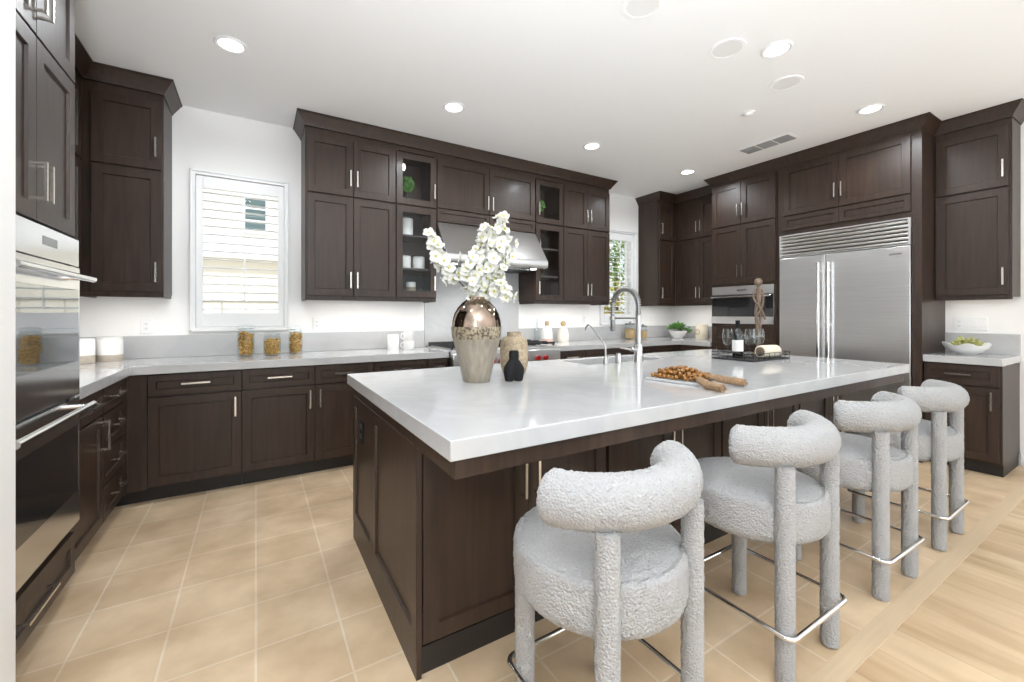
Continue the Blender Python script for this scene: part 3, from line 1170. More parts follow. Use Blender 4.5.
# spring coil around the hose
path = [Vector(p) for p in core]
seglen = [0]
for i in range(1, len(path)):
    seglen.append(seglen[-1] + (path[i] - path[i - 1]).length)
coil = []
NT = 40
for i in range(NT * 10 + 1):
    s_ = seglen[-1] * i / (NT * 10)
    j = max(q for q in range(len(path) - 1) if seglen[q] <= s_ + 1e-9)
    f_ = (s_ - seglen[j]) / (seglen[j + 1] - seglen[j])
    p = path[j].lerp(path[j + 1], f_)
    tg = (path[j + 1] - path[j]).normalized()
    nx = Vector((1, 0, 0))
    bn = tg.cross(nx)
    q = 2 * PI * i / 10
    coil.append(p + nx * .0185 * math.cos(q) + bn * .0185 * math.sin(q))
MB().tube(coil, .0036, 6).build('spring', steel, t)
MB().lathe([(0, 0), (.016, 0), (.019, .02), (.017, .10), (.012, .125), (0, .126)], (fx, fy + 2 * Rr, 1.126), 20).build('spray_head', steel_dk, t)
MB().cyl((fx, fy + .014, 1.225), (fx, fy + 2 * Rr - .018, 1.225), .006, 12).lathe([(.0192, 1.212), (.024, 1.212), (.024, 1.238), (.0192, 1.238), (.0192, 1.212)], (fx, fy + 2 * Rr, 0), 20).build('docking_arm', steel, t)
m = MB()
m.cyl((fx - .025, fy, 1.005), (fx - .07, fy, 1.005), .016, 16)
m.tube([(fx - .07, fy, 1.005), (fx - .12, fy + .02, 1.015), (fx - .15, fy + .03, 1.02)], [.008, .007, .006], 10)
m.build('lever', steel, t)
t = thing('filtered_water_tap', 'slim hooked water tap beside the sink, left of the tall faucet', 'faucet', (3.37, -2.115, CT1))
tx, ty = 3.37, -2.125
MB().lathe([(0, 0), (.016, 0), (.016, .03), (.011, .04), (.011, .05), (0, .051)], (tx, ty, CT1 + .0003), 20).build('base', steel, t)
pts = [(tx, ty, .966), (tx, ty, 1.03), (tx, ty + .03, 1.07), (tx, ty + .13, 1.155), (tx, ty + .155, 1.175), (tx, ty + .175, 1.178), (tx, ty + .195, 1.165), (tx, ty + .205, 1.14)]
MB().tube(pts, .0062, 12).build('spout', steel, t)
MB().tube([(tx + .016, ty, .945), (tx + .03, ty, .95)], .005, 10).build('lever', steel, t)
t = thing('soap_dispenser', 'short steel button cylinder between the two sink taps', 'dispenser', (3.485, -2.13, CT1))
MB().lathe([(0, 0), (.021, 0), (.021, .05), (.018, .058), (.018, .066), (.012, .070), (0, .070)], (3.485, -2.13, CT1 + .0003), 24).build('button', steel, t)

# ------------------------------------------------------------------ bar stools
def fuzz(v, nrm, amp=.0034, fq=112.):
    d = noise.voronoi(v * fq)[0][0]
    return v + nrm * (amp * (1.0 - 2.2 * min(d, .8)))


def fuzz_mb(mb, amp=.0034, fq=112.):
    me = bpy.data.meshes.new('tmp')
    me.from_pydata([tuple(v) for v in mb.v], [], mb.f)
    me.update()
    bm = bmesh.new()
    bm.from_mesh(me)
    bmesh.ops.recalc_face_normals(bm, faces=bm.faces[:])
    bm.normal_update()
    mb.v = [fuzz(v.co.copy(), v.normal.copy(), amp, fq) for v in bm.verts]
    bm.free()
    bpy.data.meshes.remove(me)
    return mb


def leg_mb(x, y, top):
    n = max(30, int(top / .006))
    r = .0300
    prof = [(0, .0), (r * .7, .0), (r * .93, .004)] + [(r, .012 + (top - .012) * i / n) for i in range(n + 1)] + [(0, top)]
    return fuzz_mb(MB().lathe(prof, (x, y, 0), 36), .0026)


stool_lbls = ['white boucle counter stool nearest the camera, in front of the island corner',
              'second white boucle counter stool from the camera',
              'white boucle counter stool, second from the refrigerator end of the island',
              'white boucle counter stool at the far end, nearest the refrigerator']
SC = [2.213, 3.035, 3.86, 4.612]
SYC = -3.295
st = thing('counter_stool', stool_lbls[0], 'stool', (0, 0, 0), 'white boucle stools at the island')
prof = [(0, .446), (.08, .446), (.16, .4465), (.205, .449)]
for i in range(1, 13):            # rounded lower edge
    a = PI / 2 * i / 12
    prof.append((.205 + .047 * math.sin(a), .489 - .040 * math.cos(a)))
for i in range(1, 16):
    prof.append((.252 + .002 * math.sin(PI * i / 15), .489 + .095 * i / 15))
for i in range(1, 8):             # upper edge
    a = PI / 2 * i / 8
    prof.append((.234 + .018 * math.cos(a), .584 + .018 * math.sin(a)))
prof += [(.231, .5995), (.227, .6005), (.222, .606)]
for i in range(34):
    r = .218 * (1 - i / 34.)
    prof.append((r, .606 + .034 * (1 - (r / .222) ** 2.2)))
prof.append((0, .640))
seat = fuzz_mb(MB().lathe(prof, (0, 0, 0), 240, sx=.98, sy=1.0), .0034)
seat.build('seat', boucle, st, sharp=80)
# backrest: a fat roll bent around the back of the seat
rr_, rt = .262, .0685
NA, NB = 120, 84
A0, A1 = math.radians(-59), math.radians(61)
bk = MB()
cz0, yc0 = .790, .045
rings = []
ca = .030
L_arc = rr_ * (A1 - A0)
stations = []
for i in range(9):
    q = PI / 2 * i / 8
    stations.append((-L_arc / 2 + ca * (1 - math.sin(q)) - ca, rt - ca + ca * math.cos(q)) if False else (-L_arc / 2 - ca + ca * (1 - math.cos(q)), rt - ca + ca * math.sin(q)))
mid = [(-L_arc / 2 + L_arc * i / NA, rt) for i in range(1, NA)]
allst = stations + mid + [(-a, r) for a, r in stations[::-1]]
for s_, r in allst:
    a = s_ / rr_
    c = Vector((rr_ * math.sin(a), yc0 - rr_ * math.cos(a), cz0))
    rad = Vector((math.sin(a), -math.cos(a), 0))
    ring = []
    for k in range(NB):
        q = 2 * PI * k / NB
        bk.v.append(c + rad * (r * .92 * math.cos(q)) + Vector((0, 0, r * math.sin(q))))
        ring.append(len(bk.v) - 1)
    rings.append(ring)
for i in range(len(rings) - 1):
    for k in range(NB):
        k2 = (k + 1) % NB
        bk.f.append([rings[i][k], rings[i][k2], rings[i + 1][k2], rings[i + 1][k]])
        bk.m.append(0)
for ring, s_ in ((rings[0], allst[0][0]), (rings[-1], allst[-1][0])):
    a = s_ / rr_
    c = Vector((rr_ * math.sin(a), yc0 - rr_ * math.cos(a), cz0))
    prev = ring
    for fr_ in (.8, .6, .4, .2):
        nr = []
        for k in range(NB):
            bk.v.append(c + (bk.v[ring[k]] - c) * fr_)
            nr.append(len(bk.v) - 1)
        for k in range(NB):
            k2 = (k + 1) % NB
            bk.f.append([prev[k], prev[k2], nr[k2], nr[k]])
            bk.m.append(0)
        prev = nr
    bk.v.append(c)
    e = len(bk.v) - 1
    for k in range(NB):
        bk.f.append([prev[k], prev[(k + 1) % NB], e])
        bk.m.append(0)
fuzz_mb(bk, .0034).build('backrest', boucle, st, sharp=80)
for x in (-.163, .163):
    leg_mb(x, -.204, .735).build('leg', boucle, st, sharp=80)
    leg_mb(x, .145, .452).build('leg', boucle, st, sharp=80)
fr = []
xa, ya, yb, rc = .2045, -.2455, .187, .03
for cx_, cy_, q0 in ((xa - rc, yb - rc, 0), (-xa + rc, yb - rc, 90), (-xa + rc, ya + rc, 180), (xa - rc, ya + rc, 270)):
    for i in range(7):
        a = math.radians(q0 + 15 * i)
        fr.append((cx_ + rc * math.cos(a), cy_ + rc * math.sin(a), .185))
MB().tube(fr, .0085, 12, closed=True).build('footrest', chrome, st)
stool_parts = list(st.children)
for i in range(4):
    if i == 0:
        o = st
    else:
        o = st.copy()
        COL.objects.link(o)
        for c in stool_parts:
            d = c.copy()
            COL.objects.link(d)
            d.parent = o
        o['label'] = stool_lbls[i]
    o.location = (SC[i], SYC, .0005)
    o.rotation_euler = (0, 0, (.02, .0, -.02, .015)[i])

# ------------------------------------------------------------------ decorations on the island
VX, VY = 2.295, -2.325
t = thing('vase', 'big two-tone vase with mirror-bronze shoulder, on the island', 'vase', (VX, VY, CT1))
prof = [(0, 0, 0), (.064, 0, 0), (.068, .006, 0), (.078, .05, 0), (.093, .11, 0), (.108, .165, 0), (.119, .213, 0), (.121, .216, 1),
        (.126, .245, 1), (.1275, .272, 1), (.1265, .276, 2), (.123, .305, 2), (.112, .340, 2), (.094, .372, 2), (.070, .398, 2), (.055, .408, 2),
        (.050, .414, 2), (.052, .424, 2), (.046, .424, 2), (.044, .410, 2), (.060, .390, 2), (.09, .355, 2), (.10, .30, 2), (.095, .18, 2), (.05, .02, 2), (0, .018, 2)]
MB().lathe(prof, (VX, VY, CT1 + .0003), 56).build('body', [vase_lo, band_m, vase_up], t)

yawv = math.radians(31.295)
FW = Vector((math.sin(yawv), math.cos(yawv), 0))
RT = Vector((math.cos(yawv), -math.sin(yawv), 0))


def P3(a, b, c):
    return Vector((VX, VY, CT1 + .424)) + RT * a + FW * c + Vector((0, 0, b))


def blossom_mesh():
    mb = MB()
    for p in range(5):
        a0 = 2 * PI * p / 5
        rows = []
        for i in range(5):
            q = i / 4
            r = .004 + .023 * q
            wd = .0135 * math.sin(PI * (.12 + .80 * q)) ** .8
            row = []
            for j in (-1, -.5, 0, .5, 1):
                x, y = r, wd * j
                z = .010 * q * q - .004 * (1 - j * j) * q + .003
                row.append((x * math.cos(a0) - y * math.sin(a0), x * math.sin(a0) + y * math.cos(a0), z))
            rows.append(row)
        vs = [v for r_ in rows for v in r_]
        fs = [(i * 5 + j, i * 5 + j + 1, i * 5 + j + 6, i * 5 + j + 5) for i in range(4) for j in range(4)]
        mb.add(vs, fs, 0)
    mb.lathe([(0, 0), (.0045, .002), (.0045, .006), (0, .009)], (0, 0, 0), 8, 1)
    for k in range(7):
        a = 2 * PI * k / 7
        mb.tube([(.003 * math.cos(a), .003 * math.sin(a), .005), (.0065 * math.cos(a), .0065 * math.sin(a), .013)], .0007, 4, mi=1)
    return mb


_b = blossom_mesh().build('blossom', [petal_m, pollen_m])
bl_mesh = _b.data
bpy.data.objects.remove(_b)
branches = [
    ('blossom branch arching out to the left of the vase', [(-.012, -.10, 0), (-.03, .02, 0), (-.085, .075, -.01), (-.143, .123, -.02), (-.19, .21, -.02), (-.228, .30, -.02)], 34, .40),
    ('tallest blossom branch, reaching up past the hood', [(.0, -.10, 0), (.02, .05, 0), (.077, .19, .0), (.11, .30, .01), (.143, .415, .02)], 44, .18),
    ('blossom branch in the middle of the vase, left of the tallest', [(.004, -.10, .01), (-.012, .05, -.01), (.0, .15, -.03), (.022, .25, -.04), (.062, .335, -.04)], 42, .08),
    ('blossom branch leaning right behind the tallest one', [(.012, -.10, .01), (.04, .03, .02), (.10, .09, .05), (.145, .18, .06), (.165, .30, .07)], 38, .2),
    ('short low blossom branch hanging to the right of the vase rim', [(.016, -.10, -.006), (.036, .012, -.01), (.085, .05, -.03), (.13, .035, -.04), (.163, .012, -.04)], 26, .3),
    ('short blossom branch just above the vase mouth, left of centre', [(-.006, -.10, -.01), (-.015, .02, -.02), (-.045, .09, -.05), (-.03, .19, -.07)], 34, .2),
]
bl_i = 0
for lbl, pp, nb, s0 in branches:
    P = [P3(*q) for q in pp]
    t = thing('blossom_branch', 'white ' + lbl, 'flowers', tuple(P[0]), 'blossom branches in the bronze vase')
    fine = []
    for i in range(len(P) - 1):
        for k in range(4):
            q = P[i].lerp(P[i + 1], k / 4)
            if i > 1:
                q = q + Vector((random.uniform(-1, 1), random.uniform(-1, 1), random.uniform(-1, 1))) * .004
            fine.append(q)
    fine.append(P[-1])
    n = len(fine)
    MB().tube(fine, [.0042 - .0025 * i / n for i in range(n)], 7).build('stem', twig_m, t)
    for k in range(nb):
        q = s0 + (1 - s0) * (k + random.random() * .6) / nb
        i = min(n - 2, int(q * (n - 1)))
        p = fine[i].lerp(fine[i + 1], q * (n - 1) - i)
        d = Vector((random.uniform(-1, 1), random.uniform(-1, 1), random.uniform(-.8, 1)))
        d = (d.normalized() * .9 - FW * random.uniform(.1, 1.0) + Vector((0, 0, .25))).normalized()
        o = bpy.data.objects.new('blossom', bl_mesh)
        COL.objects.link(o)
        o.parent = t
        sc = random.uniform(.90, 1.25)
        o.location = p + d * random.uniform(.008, .042) - P[0]
        o.rotation_euler = d.to_track_quat('Z', 'Y').to_euler()
        o.scale = (sc,) * 3

t = thing('vase', 'small tan textured clay vase with short neck, behind the black figurine', 'vase', (2.60, -2.19, CT1))
prof = [(0, 0), (.058, 0), (.066, .008), (.078, .05), (.081, .10), (.080, .15), (.074, .19), (.060, .207), (.041, .213), (.039, .220), (.040, .237), (.036, .237), (.034, .215), (.05, .19), (.06, .1), (.04, .02), (0, .015)]
MB().lathe(prof, (2.60, -2.19, CT1 + .0003), 44).build('body', tan_m, t)

# black body figurine
m = MB()
def rings_loft(m, secs, n=24):
    """secs: (cx, cy, z, rx, ry)"""
    st_ = len(m.v)
    for cx_, cy_, z, rx, ry in secs:
        for k in range(n):
            a = 2 * PI * k / n
            m.v.append(Vector((cx_ + rx * math.cos(a), cy_ + ry * math.sin(a), z)))
    for i in range(len(secs) - 1):
        for k in range(n):
            k2 = (k + 1) % n
            m.f.append([st_ + i * n + k, st_ + i * n + k2, st_ + (i + 1) * n + k2, st_ + (i + 1) * n + k])
            m.m.append(0)
    m.f.append([st_ + k for k in range(n)][::-1])
    m.f.append([st_ + (len(secs) - 1) * n + k for k in range(n)])
    m.m += [0, 0]
gx, gy = 2.455, -2.425
ca_, sa_ = math.cos(-.45), math.sin(-.45)
for s_ in (-1, 1):
    ox, oy = .026 * s_ * ca_, .026 * s_ * sa_ + .006 * s_
    rings_loft(m, [(gx + ox, gy + oy, CT1 + .0003, .019, .021), (gx + ox, gy + oy, CT1 + .012, .023, .025), (gx + ox, gy + oy, CT1 + .04, .028, .031),
                   (gx + ox * .95, gy + oy, CT1 + .064, .030, .035), (gx + ox * .7, gy + oy * .7, CT1 + .085, .025, .030), (gx + ox * .35, gy + oy * .35, CT1 + .105, .020, .023)])
rings_loft(m, [(gx, gy, CT1 + .07, .036, .026), (gx, gy, CT1 + .095, .029, .024), (gx, gy, CT1 + .112, .025, .022), (gx, gy, CT1 + .13, .027, .023), (gx, gy, CT1 + .150, .026, .022), (gx, gy, CT1 + .155, .024, .020)])
o = m.build('figurine', black_m, loc=(gx, gy, CT1), sharp=60)
rm = o.modifiers.new('remesh', 'REMESH')
rm.mode = 'VOXEL'
rm.voxel_size = .0035
rm.use_smooth_shade = True
sm = o.modifiers.new('smooth', 'SMOOTH')
sm.iterations = 6
sm.factor = .6
tag(o, 'small matte black body-shaped figurine in front of the tan vase', 'figurine')

# board with bead garland
e1 = (Vector((3.11, -3.026, 0)) - Vector((3.067, -2.735, 0)))
e1.normalize()
e2 = Vector((-e1.y, e1.x, 0))
bo = Vector((3.066, -2.732, CT1 + .0003))
pl = [bo, bo + e1 * .29, bo + e1 * .29 + e2 * .40, bo + e2 * .40]
tag(MB().prism([(p.x, p.y) for p in pl], 'z', CT1 + .0003, CT1 + .0123).build('serving_board', quartz_m, loc=tuple(bo), bevel=.003), 'thin white marble board lying under the amber bead garland', 'board')
t = thing('bead_garland', 'amber wooden bead garland with two jute tassels, heaped on the white board', 'garland', (3.25, -2.87, CT1 + .0123))
bm_ = MB().ball((0, 0, 0), .0112, 14).build('bead', bead_m)
bead_me = bm_.data
bpy.data.objects.remove(bm_)
placed = []
zb = CT1 + .0126
tries = 0
while len(placed) < 190 and tries < 30000:
    tries += 1
    u, v = random.random(), random.uniform(-1, 1)
    c = bo + e1 * (.02 + .265 * u) + e2 * (.085 + .075 * v * (1 - .6 * abs(u - .55)) + .02 * u)
    if not (0.012 < (c - bo).dot(e1) < .28 and .012 < (c - bo).dot(e2) < .38):
        continue
    z = zb + .0112
    ok = True
    for q in placed:
        d2 = (q.x - c.x) ** 2 + (q.y - c.y) ** 2
        if d2 < .0216 ** 2:
            z = max(z, q.z + math.sqrt(.0216 ** 2 - d2))
    if z > zb + .0112 + .05 * (1 - v * v) * (1 - 1.2 * abs(u - .5)) :
        continue
    placed.append(Vector((c.x, c.y, z)))
placed.sort(key=lambda q: -q.z + .35 * abs((q - bo).dot(e2)))
rest = MB()
for p in placed[100:]:
    rest.ball(tuple(p), .0112, 12)
if placed[100:]:
    rest.build('beads_beneath', bead_m, t)['kind'] = 'stuff'
for p in placed[:100]:
    o = bpy.data.objects.new('bead', bead_me)
    COL.objects.link(o)
    o.parent = t
    o.location = p - ORG[t]
    o.rotation_euler = (random.random() * 6, random.random() * 6, 0)
def tassel(pts):
    m = MB()
    P = [Vector(p) for p in pts]
    fine = []
    for i in range(len(P) - 1):
        for k in range(5):
            fine.append(P[i].lerp(P[i + 1], k / 5))
    fine.append(P[-1])
    n = len(fine)
    rs = []
    for i in range(n):
        q = i / (n - 1)
        rs.append(.006 + .012 * min(1, q * 3.2) - (.004 if .30 < q < .38 else 0))
    m.tube(fine, rs, 14)
    for k in range(26):
        a = random.random() * 2 * PI
        off = Vector((0, math.cos(a), math.sin(a) * .8)) * .0155
        pp_ = [f + off + Vector((random.uniform(-1, 1), random.uniform(-1, 1), random.uniform(-1, 1))) * .002 for f in fine[n // 3:]]
        pp_ = [Vector((q.x, q.y, max(q.z, CT1 + .003))) for q in pp_]
        m.tube(pp_, .0022, 5)
    m.build('tassel', jute_m, t)
tz = CT1 + .0215
tassel([(3.115, -3.00, CT1 + .037), (3.085, -3.035, CT1 + .033), (3.055, -3.09, tz + .001), (3.045, -3.17, tz)])
tassel([(3.20, -2.96, CT1 + .036), (3.225, -3.01, CT1 + .034), (3.245, -3.06, tz + .004), (3.275, -3.13, tz)])
MB().tube([(3.13, -2.95, zb + .03), (3.17, -2.955, zb + .03), (3.20, -2.96, CT1 + .036)], .0022, 6).build('cord', jute_m, t)

# wire tray with bottle, glasses, napkin roll and carved figure
TX0, TX1, TY0, TY1 = 4.335, 4.84, -2.585, -2.27
t = thing('wire_tray', 'black wire tray near the refrigerator end of the island', 'tray', (4.59, -2.43, CT1))
MB().box(TX0, TX1, TY0, TY1, CT1 + .0003, CT1 + .010).build('base', iron, t, bevel=.002)
m = MB()
for z in (CT1 + .030, CT1 + .055):
    m.tube([(TX0, TY0, z), (TX1, TY0, z), (TX1, TY1, z), (TX0, TY1, z)], .0028, 6, closed=True)
for i in range(8):
    x = TX0 + (TX1 - TX0) * i / 7
    for y in (TY0, TY1):
        m.cyl((x, y, CT1 + .008), (x, y, CT1 + .055), .0022, 6)
for i in range(1, 5):
    y = TY0 + (TY1 - TY0) * i / 5
    for x in (TX0, TX1):
        m.cyl((x, y, CT1 + .008), (x, y, CT1 + .055), .0022, 6)
m.build('rail', iron, t)
for x, s_ in ((TX0, -1), (TX1, 1)):
    m = MB()
    m.tube([(x, -2.49, CT1 + .055), (x + s_ * .045, -2.485, CT1 + .066), (x + s_ * .045, -2.375, CT1 + .066), (x, -2.37, CT1 + .055)], .004, 8)
    m.build('handle', iron, t)
TZ = CT1 + .0103
t = thing('wine_bottle', 'dark wine bottle with white label standing in the wire tray', 'bottle', (4.46, -2.40, TZ))
MB().lathe([(0, 0), (.034, 0), (.0375, .006), (.0375, .165), (.033, .19), (.018, .212), (.0145, .225), (.0145, .262), (0, .262)], (4.46, -2.40, TZ), 32).build('glass', bottle_m, t)
MB().lathe([(.0378, .05), (.0385, .05), (.0385, .135), (.0378, .135), (.0378, .05)], (4.46, -2.40, TZ), 32).build('paper_label', paper_m, t)
MB().lathe([(.0147, .222), (.0158, .222), (.0158, .282), (0, .283), (0, .2625), (.0147, .2625)], (4.46, -2.40, TZ), 20).build('capsule', black_m, t)
for i, (x, y, lb) in enumerate(((4.60, -2.415, 'wine glass beside the bottle in the wire tray'), (4.70, -2.428, 'wine glass behind the cream roll, right of the other glass'), (4.47, -2.315, 'wine glass partly behind the dark bottle'))):
    pr = [(0, 0), (.034, 0), (.034, .002), (.006, .006), (.0035, .015), (.0035, .075), (.010, .085), (.030, .105), (.039, .135), (.038, .17), (.031, .215), (.0298, .215), (.0367, .17), (.0377, .135), (.029, .107), (.008, .089), (0, .087)]
    tag(MB().lathe(pr, (x, y, TZ), 28).build('wine_glass', stem_m, loc=(x, y, TZ)), 'clear ' + lb, 'glass', 'stemmed wine glasses in the tray')
# cream roll lying on its side: axis from the near-left end to the right
t = thing('linen_roll', 'cream rolled cloth lying in the wire tray', 'cloth', (4.66, -2.52, TZ))
ax0, ax1 = Vector((4.555, -2.515, TZ + .049)), Vector((4.74, -2.535, TZ + .049))
MB().tube([ax0 + (ax1 - ax0) * q for q in (0, .03, .2, .5, .8, .97, 1)], [.040, .046, .048, .048, .048, .046, .040], 32).build('cloth', cream_m, t)
dax = (ax0 - ax1).normalized()
MB().tube([ax0 + dax * .0005, ax0 + dax * .004], [.036, .030], 28).build('core', sculpt_m, t)
# carved figure
t = thing('carved_sculpture', 'tall thin carved driftwood sculpture rising out of the wire tray', 'sculpture', (4.79, -2.375, TZ))
sx_, sy_ = 4.79, -2.375
MB().lathe([(0, 0), (.045, 0), (.045, .018), (.02, .024), (0, .024)], (sx_, sy_, TZ), 24).build('base', sculpt_m, t)
m = MB()
def Q(a, z, c=0.):
    return Vector((sx_, sy_, TZ)) + RT * a + FW * c + Vector((0, 0, z * 1.04))
def smooth(P, k=6):
    out = []
    P = [Vector(p) for p in P]
    for i in range(len(P) - 1):
        p0, p1, p2, p3 = P[max(i - 1, 0)], P[i], P[i + 1], P[min(i + 2, len(P) - 1)]
        for j in range(k):
            q = j / k
            out.append(.5 * ((2 * p1) + (p2 - p0) * q + (2 * p0 - 5 * p1 + 4 * p2 - p3) * q * q + (3 * p1 - p0 - 3 * p2 + p3) * q ** 3))
    out.append(P[-1])
    return out
m.tube(smooth([Q(-.004, .02), Q(-.006, .15), Q(-.012, .25), Q(-.020, .34), Q(-.010, .40)]), .011, 10)
m.tube(smooth([Q(.006, .02), Q(.006, .15), Q(.014, .24), Q(.016, .33), Q(.006, .40)]), .011, 10)
m.tube(smooth([Q(0, .36, .0), Q(0, .42), Q(.004, .48), Q(0, .52)]), [.016] * 6 + [.020] * 6 + [.018] * 6 + [.010], 12)
m.tube(smooth([Q(-.004, .515), Q(-.034, .495), Q(-.036, .44), Q(-.012, .385, -.02), Q(.022, .33, -.02), Q(.045, .275, -.02)]), .0085, 8)
m.tube(smooth([Q(.004, .515), Q(.034, .49), Q(.038, .43), Q(.020, .37, -.014), Q(-.014, .32, -.018), Q(-.022, .27)]), .0085, 8)
m.ball(tuple(Q(0, .565)), .031, 18, sz=1.05)
m.tube([Q(0, .515), Q(0, .54)], .011, 10)
m.build('figure', sculpt_m, t)

# ------------------------------------------------------------------ jars, canisters and bottles on the worktops
def jar(name, label, x, y, z, r, h, group, contents, lid='clip'):
    t = thing(name, label, 'jar', (x, y, z), group)
    z = z + .0003
    hb = h - .035
    pr = [(0, 0), (r * .93, 0), (r, .008), (r, hb - .03), (r * .86, hb - .008), (r * .86, hb), (r * .82, hb), (r * .82, hb - .01), (r * .955, hb - .034), (r * .955, .012), (0, .008)]
    MB().lathe(pr, (x, y, z), 32).build('glass', jar_m, t)
    if lid == 'clip':
        MB().lathe([(0, hb + .003), (r * .9, hb + .003), (r * .9, hb + .012), (r * .7, hb + .024), (0, hb + .030)], (x, y, z), 32).build('lid', jar_m, t)
        m = MB()
        m.tube([(x + r * .88 * math.cos(2 * PI * k / 28), y + r * .88 * math.sin(2 * PI * k / 28), z + hb - .006) for k in range(28)], .0016, 6, closed=True)
        for s_ in (-1, 1):
            m.tube([(x + s_ * r * .88, y, z + hb - .006), (x + s_ * (r + .008), y, z + hb + .002), (x + s_ * r * .9, y, z + hb + .016)], .0016, 6)
        m.build('wire_clip', steel, t)
    else:
        MB().lathe([(0, hb + .001), (r * .96, hb + .001), (r * .96, hb + .018), (r * .4, hb + .022), (.010, hb + .024), (.013, hb + .038), (0, hb + .040)], (x, y, z), 28).build('lid', steel_dk, t)
    m = MB()
    if contents == 'pasta':
        rin = r * .93
        for k in range(150):
            a, q = random.random() * 2 * PI, math.sqrt(random.random()) * (rin - .016)
            if k < 110:
                q = rin - .018 + random.random() * .004
            c = Vector((x + q * math.cos(a), y + q * math.sin(a), z + .022 + (hb - .058) * random.random()))
            d = Vector((random.uniform(-1, 1), random.uniform(-1, 1), random.uniform(-1, 1))).normalized() * .017
            s1 = d.cross(Vector((.3, .5, .8))).normalized() * .006
            m.tube([c - d, c - d * .3 + s1, c + d * .4 - s1, c + d], .0062, 6)
        m.lathe([(0, .010), (rin * .72, .010), (rin * .72, hb - .045), (0, hb - .04)], (x, y, z), 20)
        o = m.build('pasta', pasta_m, t)
        o['kind'] = 'stuff'
    else:
        o = m.lathe([(0, .009), (r * .945, .0125), (r * .945, hb * .68), (r * .5, hb * .72), (0, hb * .70)], (x, y, z), 28).build('grain', grain_m, t)
        o['kind'] = 'stuff'
    return t


G = 'pasta jars under the shuttered window'
jar('pasta_jar', 'tallest clip-top pasta jar, left of the three under the window', 1.272, -.195, CT1, .060, .262, G, 'pasta')
jar('pasta_jar', 'shortest clip-top pasta jar, middle of the three under the window', 1.456, -.245, CT1, .064, .205, G, 'pasta')
jar('pasta_jar', 'clip-top pasta jar nearest the outlet, right of the three', 1.632, -.195, CT1, .054, .250, G, 'pasta')
G = 'dark-lidded glass jars below the rear window'
jar('glass_jar', 'dark-lidded glass jar of grains below the rear window', 5.74, -.13, CT1, .072, .235, G, 'grain', 'knob')
jar('glass_jar', 'dark-lidded glass jar of brown grains partly behind the tall faucet', 5.95, -.17, CT1, .060, .20, G, 'grain', 'knob')


def canister(name, label, x, y, z, r, h, cat='canister', group=None, frac=.36, lid=True, top=ceram, low=stonew):
    t = thing(name, label, cat, (x, y, z), group)
    z += .0003
    pr = [(0, 0, 1), (r * .95, 0, 1), (r, .006, 1), (r, h * frac, 1), (r, h * frac, 0), (r, h - .004, 0), (r - .003, h, 0)]
    pr += [(r - .008, h, 0), (r - .008, .01, 0), (0, .008, 0)]
    MB().lathe(pr, (x, y, z), 36).build('body', [top, low], t)
    if lid:
        MB().lathe([(0, h + .0005), (r * .99, h + .0005), (r * .99, h + .010), (r * .9, h + .014), (0, h + .016)], (x, y, z), 36).build('lid', top, t)
    return t


canister('canister', 'lidded white and tan canister in the left corner, beside the oven', .315, -.235, CT1, .072, .155, group='two-tone canisters in the left corner')
canister('canister', 'lidded white and tan canister in the left corner, nearer the wall outlet', .435, -.115, CT1, .074, .158, group='two-tone canisters in the left corner', frac=.30)
canister('tumbler', 'plain white ceramic tumbler left of the range', 2.46, -.215, CT1, .053, .145, 'cup', lid=False, low=ceram)


def mug(label, x, y, z, r, h, group):
    t = thing('mug', label, 'mug', (x, y, z), group)
    z += .0003
    MB().lathe([(0, 0), (r * .85, 0), (r, .010), (r, h), (r - .004, h), (r - .005, .012), (0, .006)], (x, y, z), 32).build('body', ceram, t)
    m = MB()
    m.tube(smooth([(x - r + .001, y, z + h * .8), (x - r - .022, y, z + h * .75), (x - r - .024, y, z + h * .35), (x - r + .001, y, z + h * .22)]), .0045, 8)
    m.build('handle', ceram, t)


mug('white mug at the bottom of the stack by the range', 2.60, -.255, CT1, .052, .085, 'stacked white mugs')
mug('white mug on top of the stack by the range', 2.60, -.255, CT1 + .0857, .050, .085, 'stacked white mugs')

t = thing('bottle', 'white and blush corked bottle right of the range', 'bottle', (4.29, -.19, CT1))
MB().lathe([(0, 0, 1), (.060, 0, 1), (.064, .01, 1), (.064, .055, 1), (.064, .055, 0), (.061, .13, 0), (.052, .17, 0), (.030, .19, 0), (.022, .198, 0), (.022, .206, 0), (0, .206, 0)], (4.29, -.19, CT1 + .0003), 32).build('body', [ceram, pink_m], t)
MB().lathe([(0, .2065), (.024, .2065), (.026, .258), (0, .260)], (4.29, -.19, CT1 + .0003), 20).build('cork', cork, t)
t = thing('bottle', 'textured white bottle with round gold stopper, right of the blush one', 'bottle', (4.555, -.16, CT1))
MB().lathe([(0, 0), (.062, 0), (.068, .02), (.070, .07), (.064, .12), (.050, .16), (.032, .185), (.028, .192), (0, .192)], (4.555, -.16, CT1 + .0003), 32).build('body', mat('textured white glaze', (.76, .72, .64), .6, bump=1., bump_scale=90), t)
MB().ball((4.555, -.16, CT1 + .2275), .034, 20).build('stopper', gold_m, t)
t = thing('oil_cruet', 'clear glass oil cruet behind the blush bottle', 'bottle', (4.215, -.085, CT1))
MB().lathe([(0, 0), (.034, 0), (.036, .006), (.036, .16), (.014, .20), (.012, .25), (.010, .25), (.012, .20), (.033, .158), (.033, .01), (0, .008)], (4.215, -.085, CT1 + .0003), 28).build('glass', jar_m, t)
MB().lathe([(0, .2505), (.013, .2505), (.018, .275), (.008, .29), (0, .291)], (4.215, -.085, CT1 + .0003), 20).build('stopper', jar_m, t)


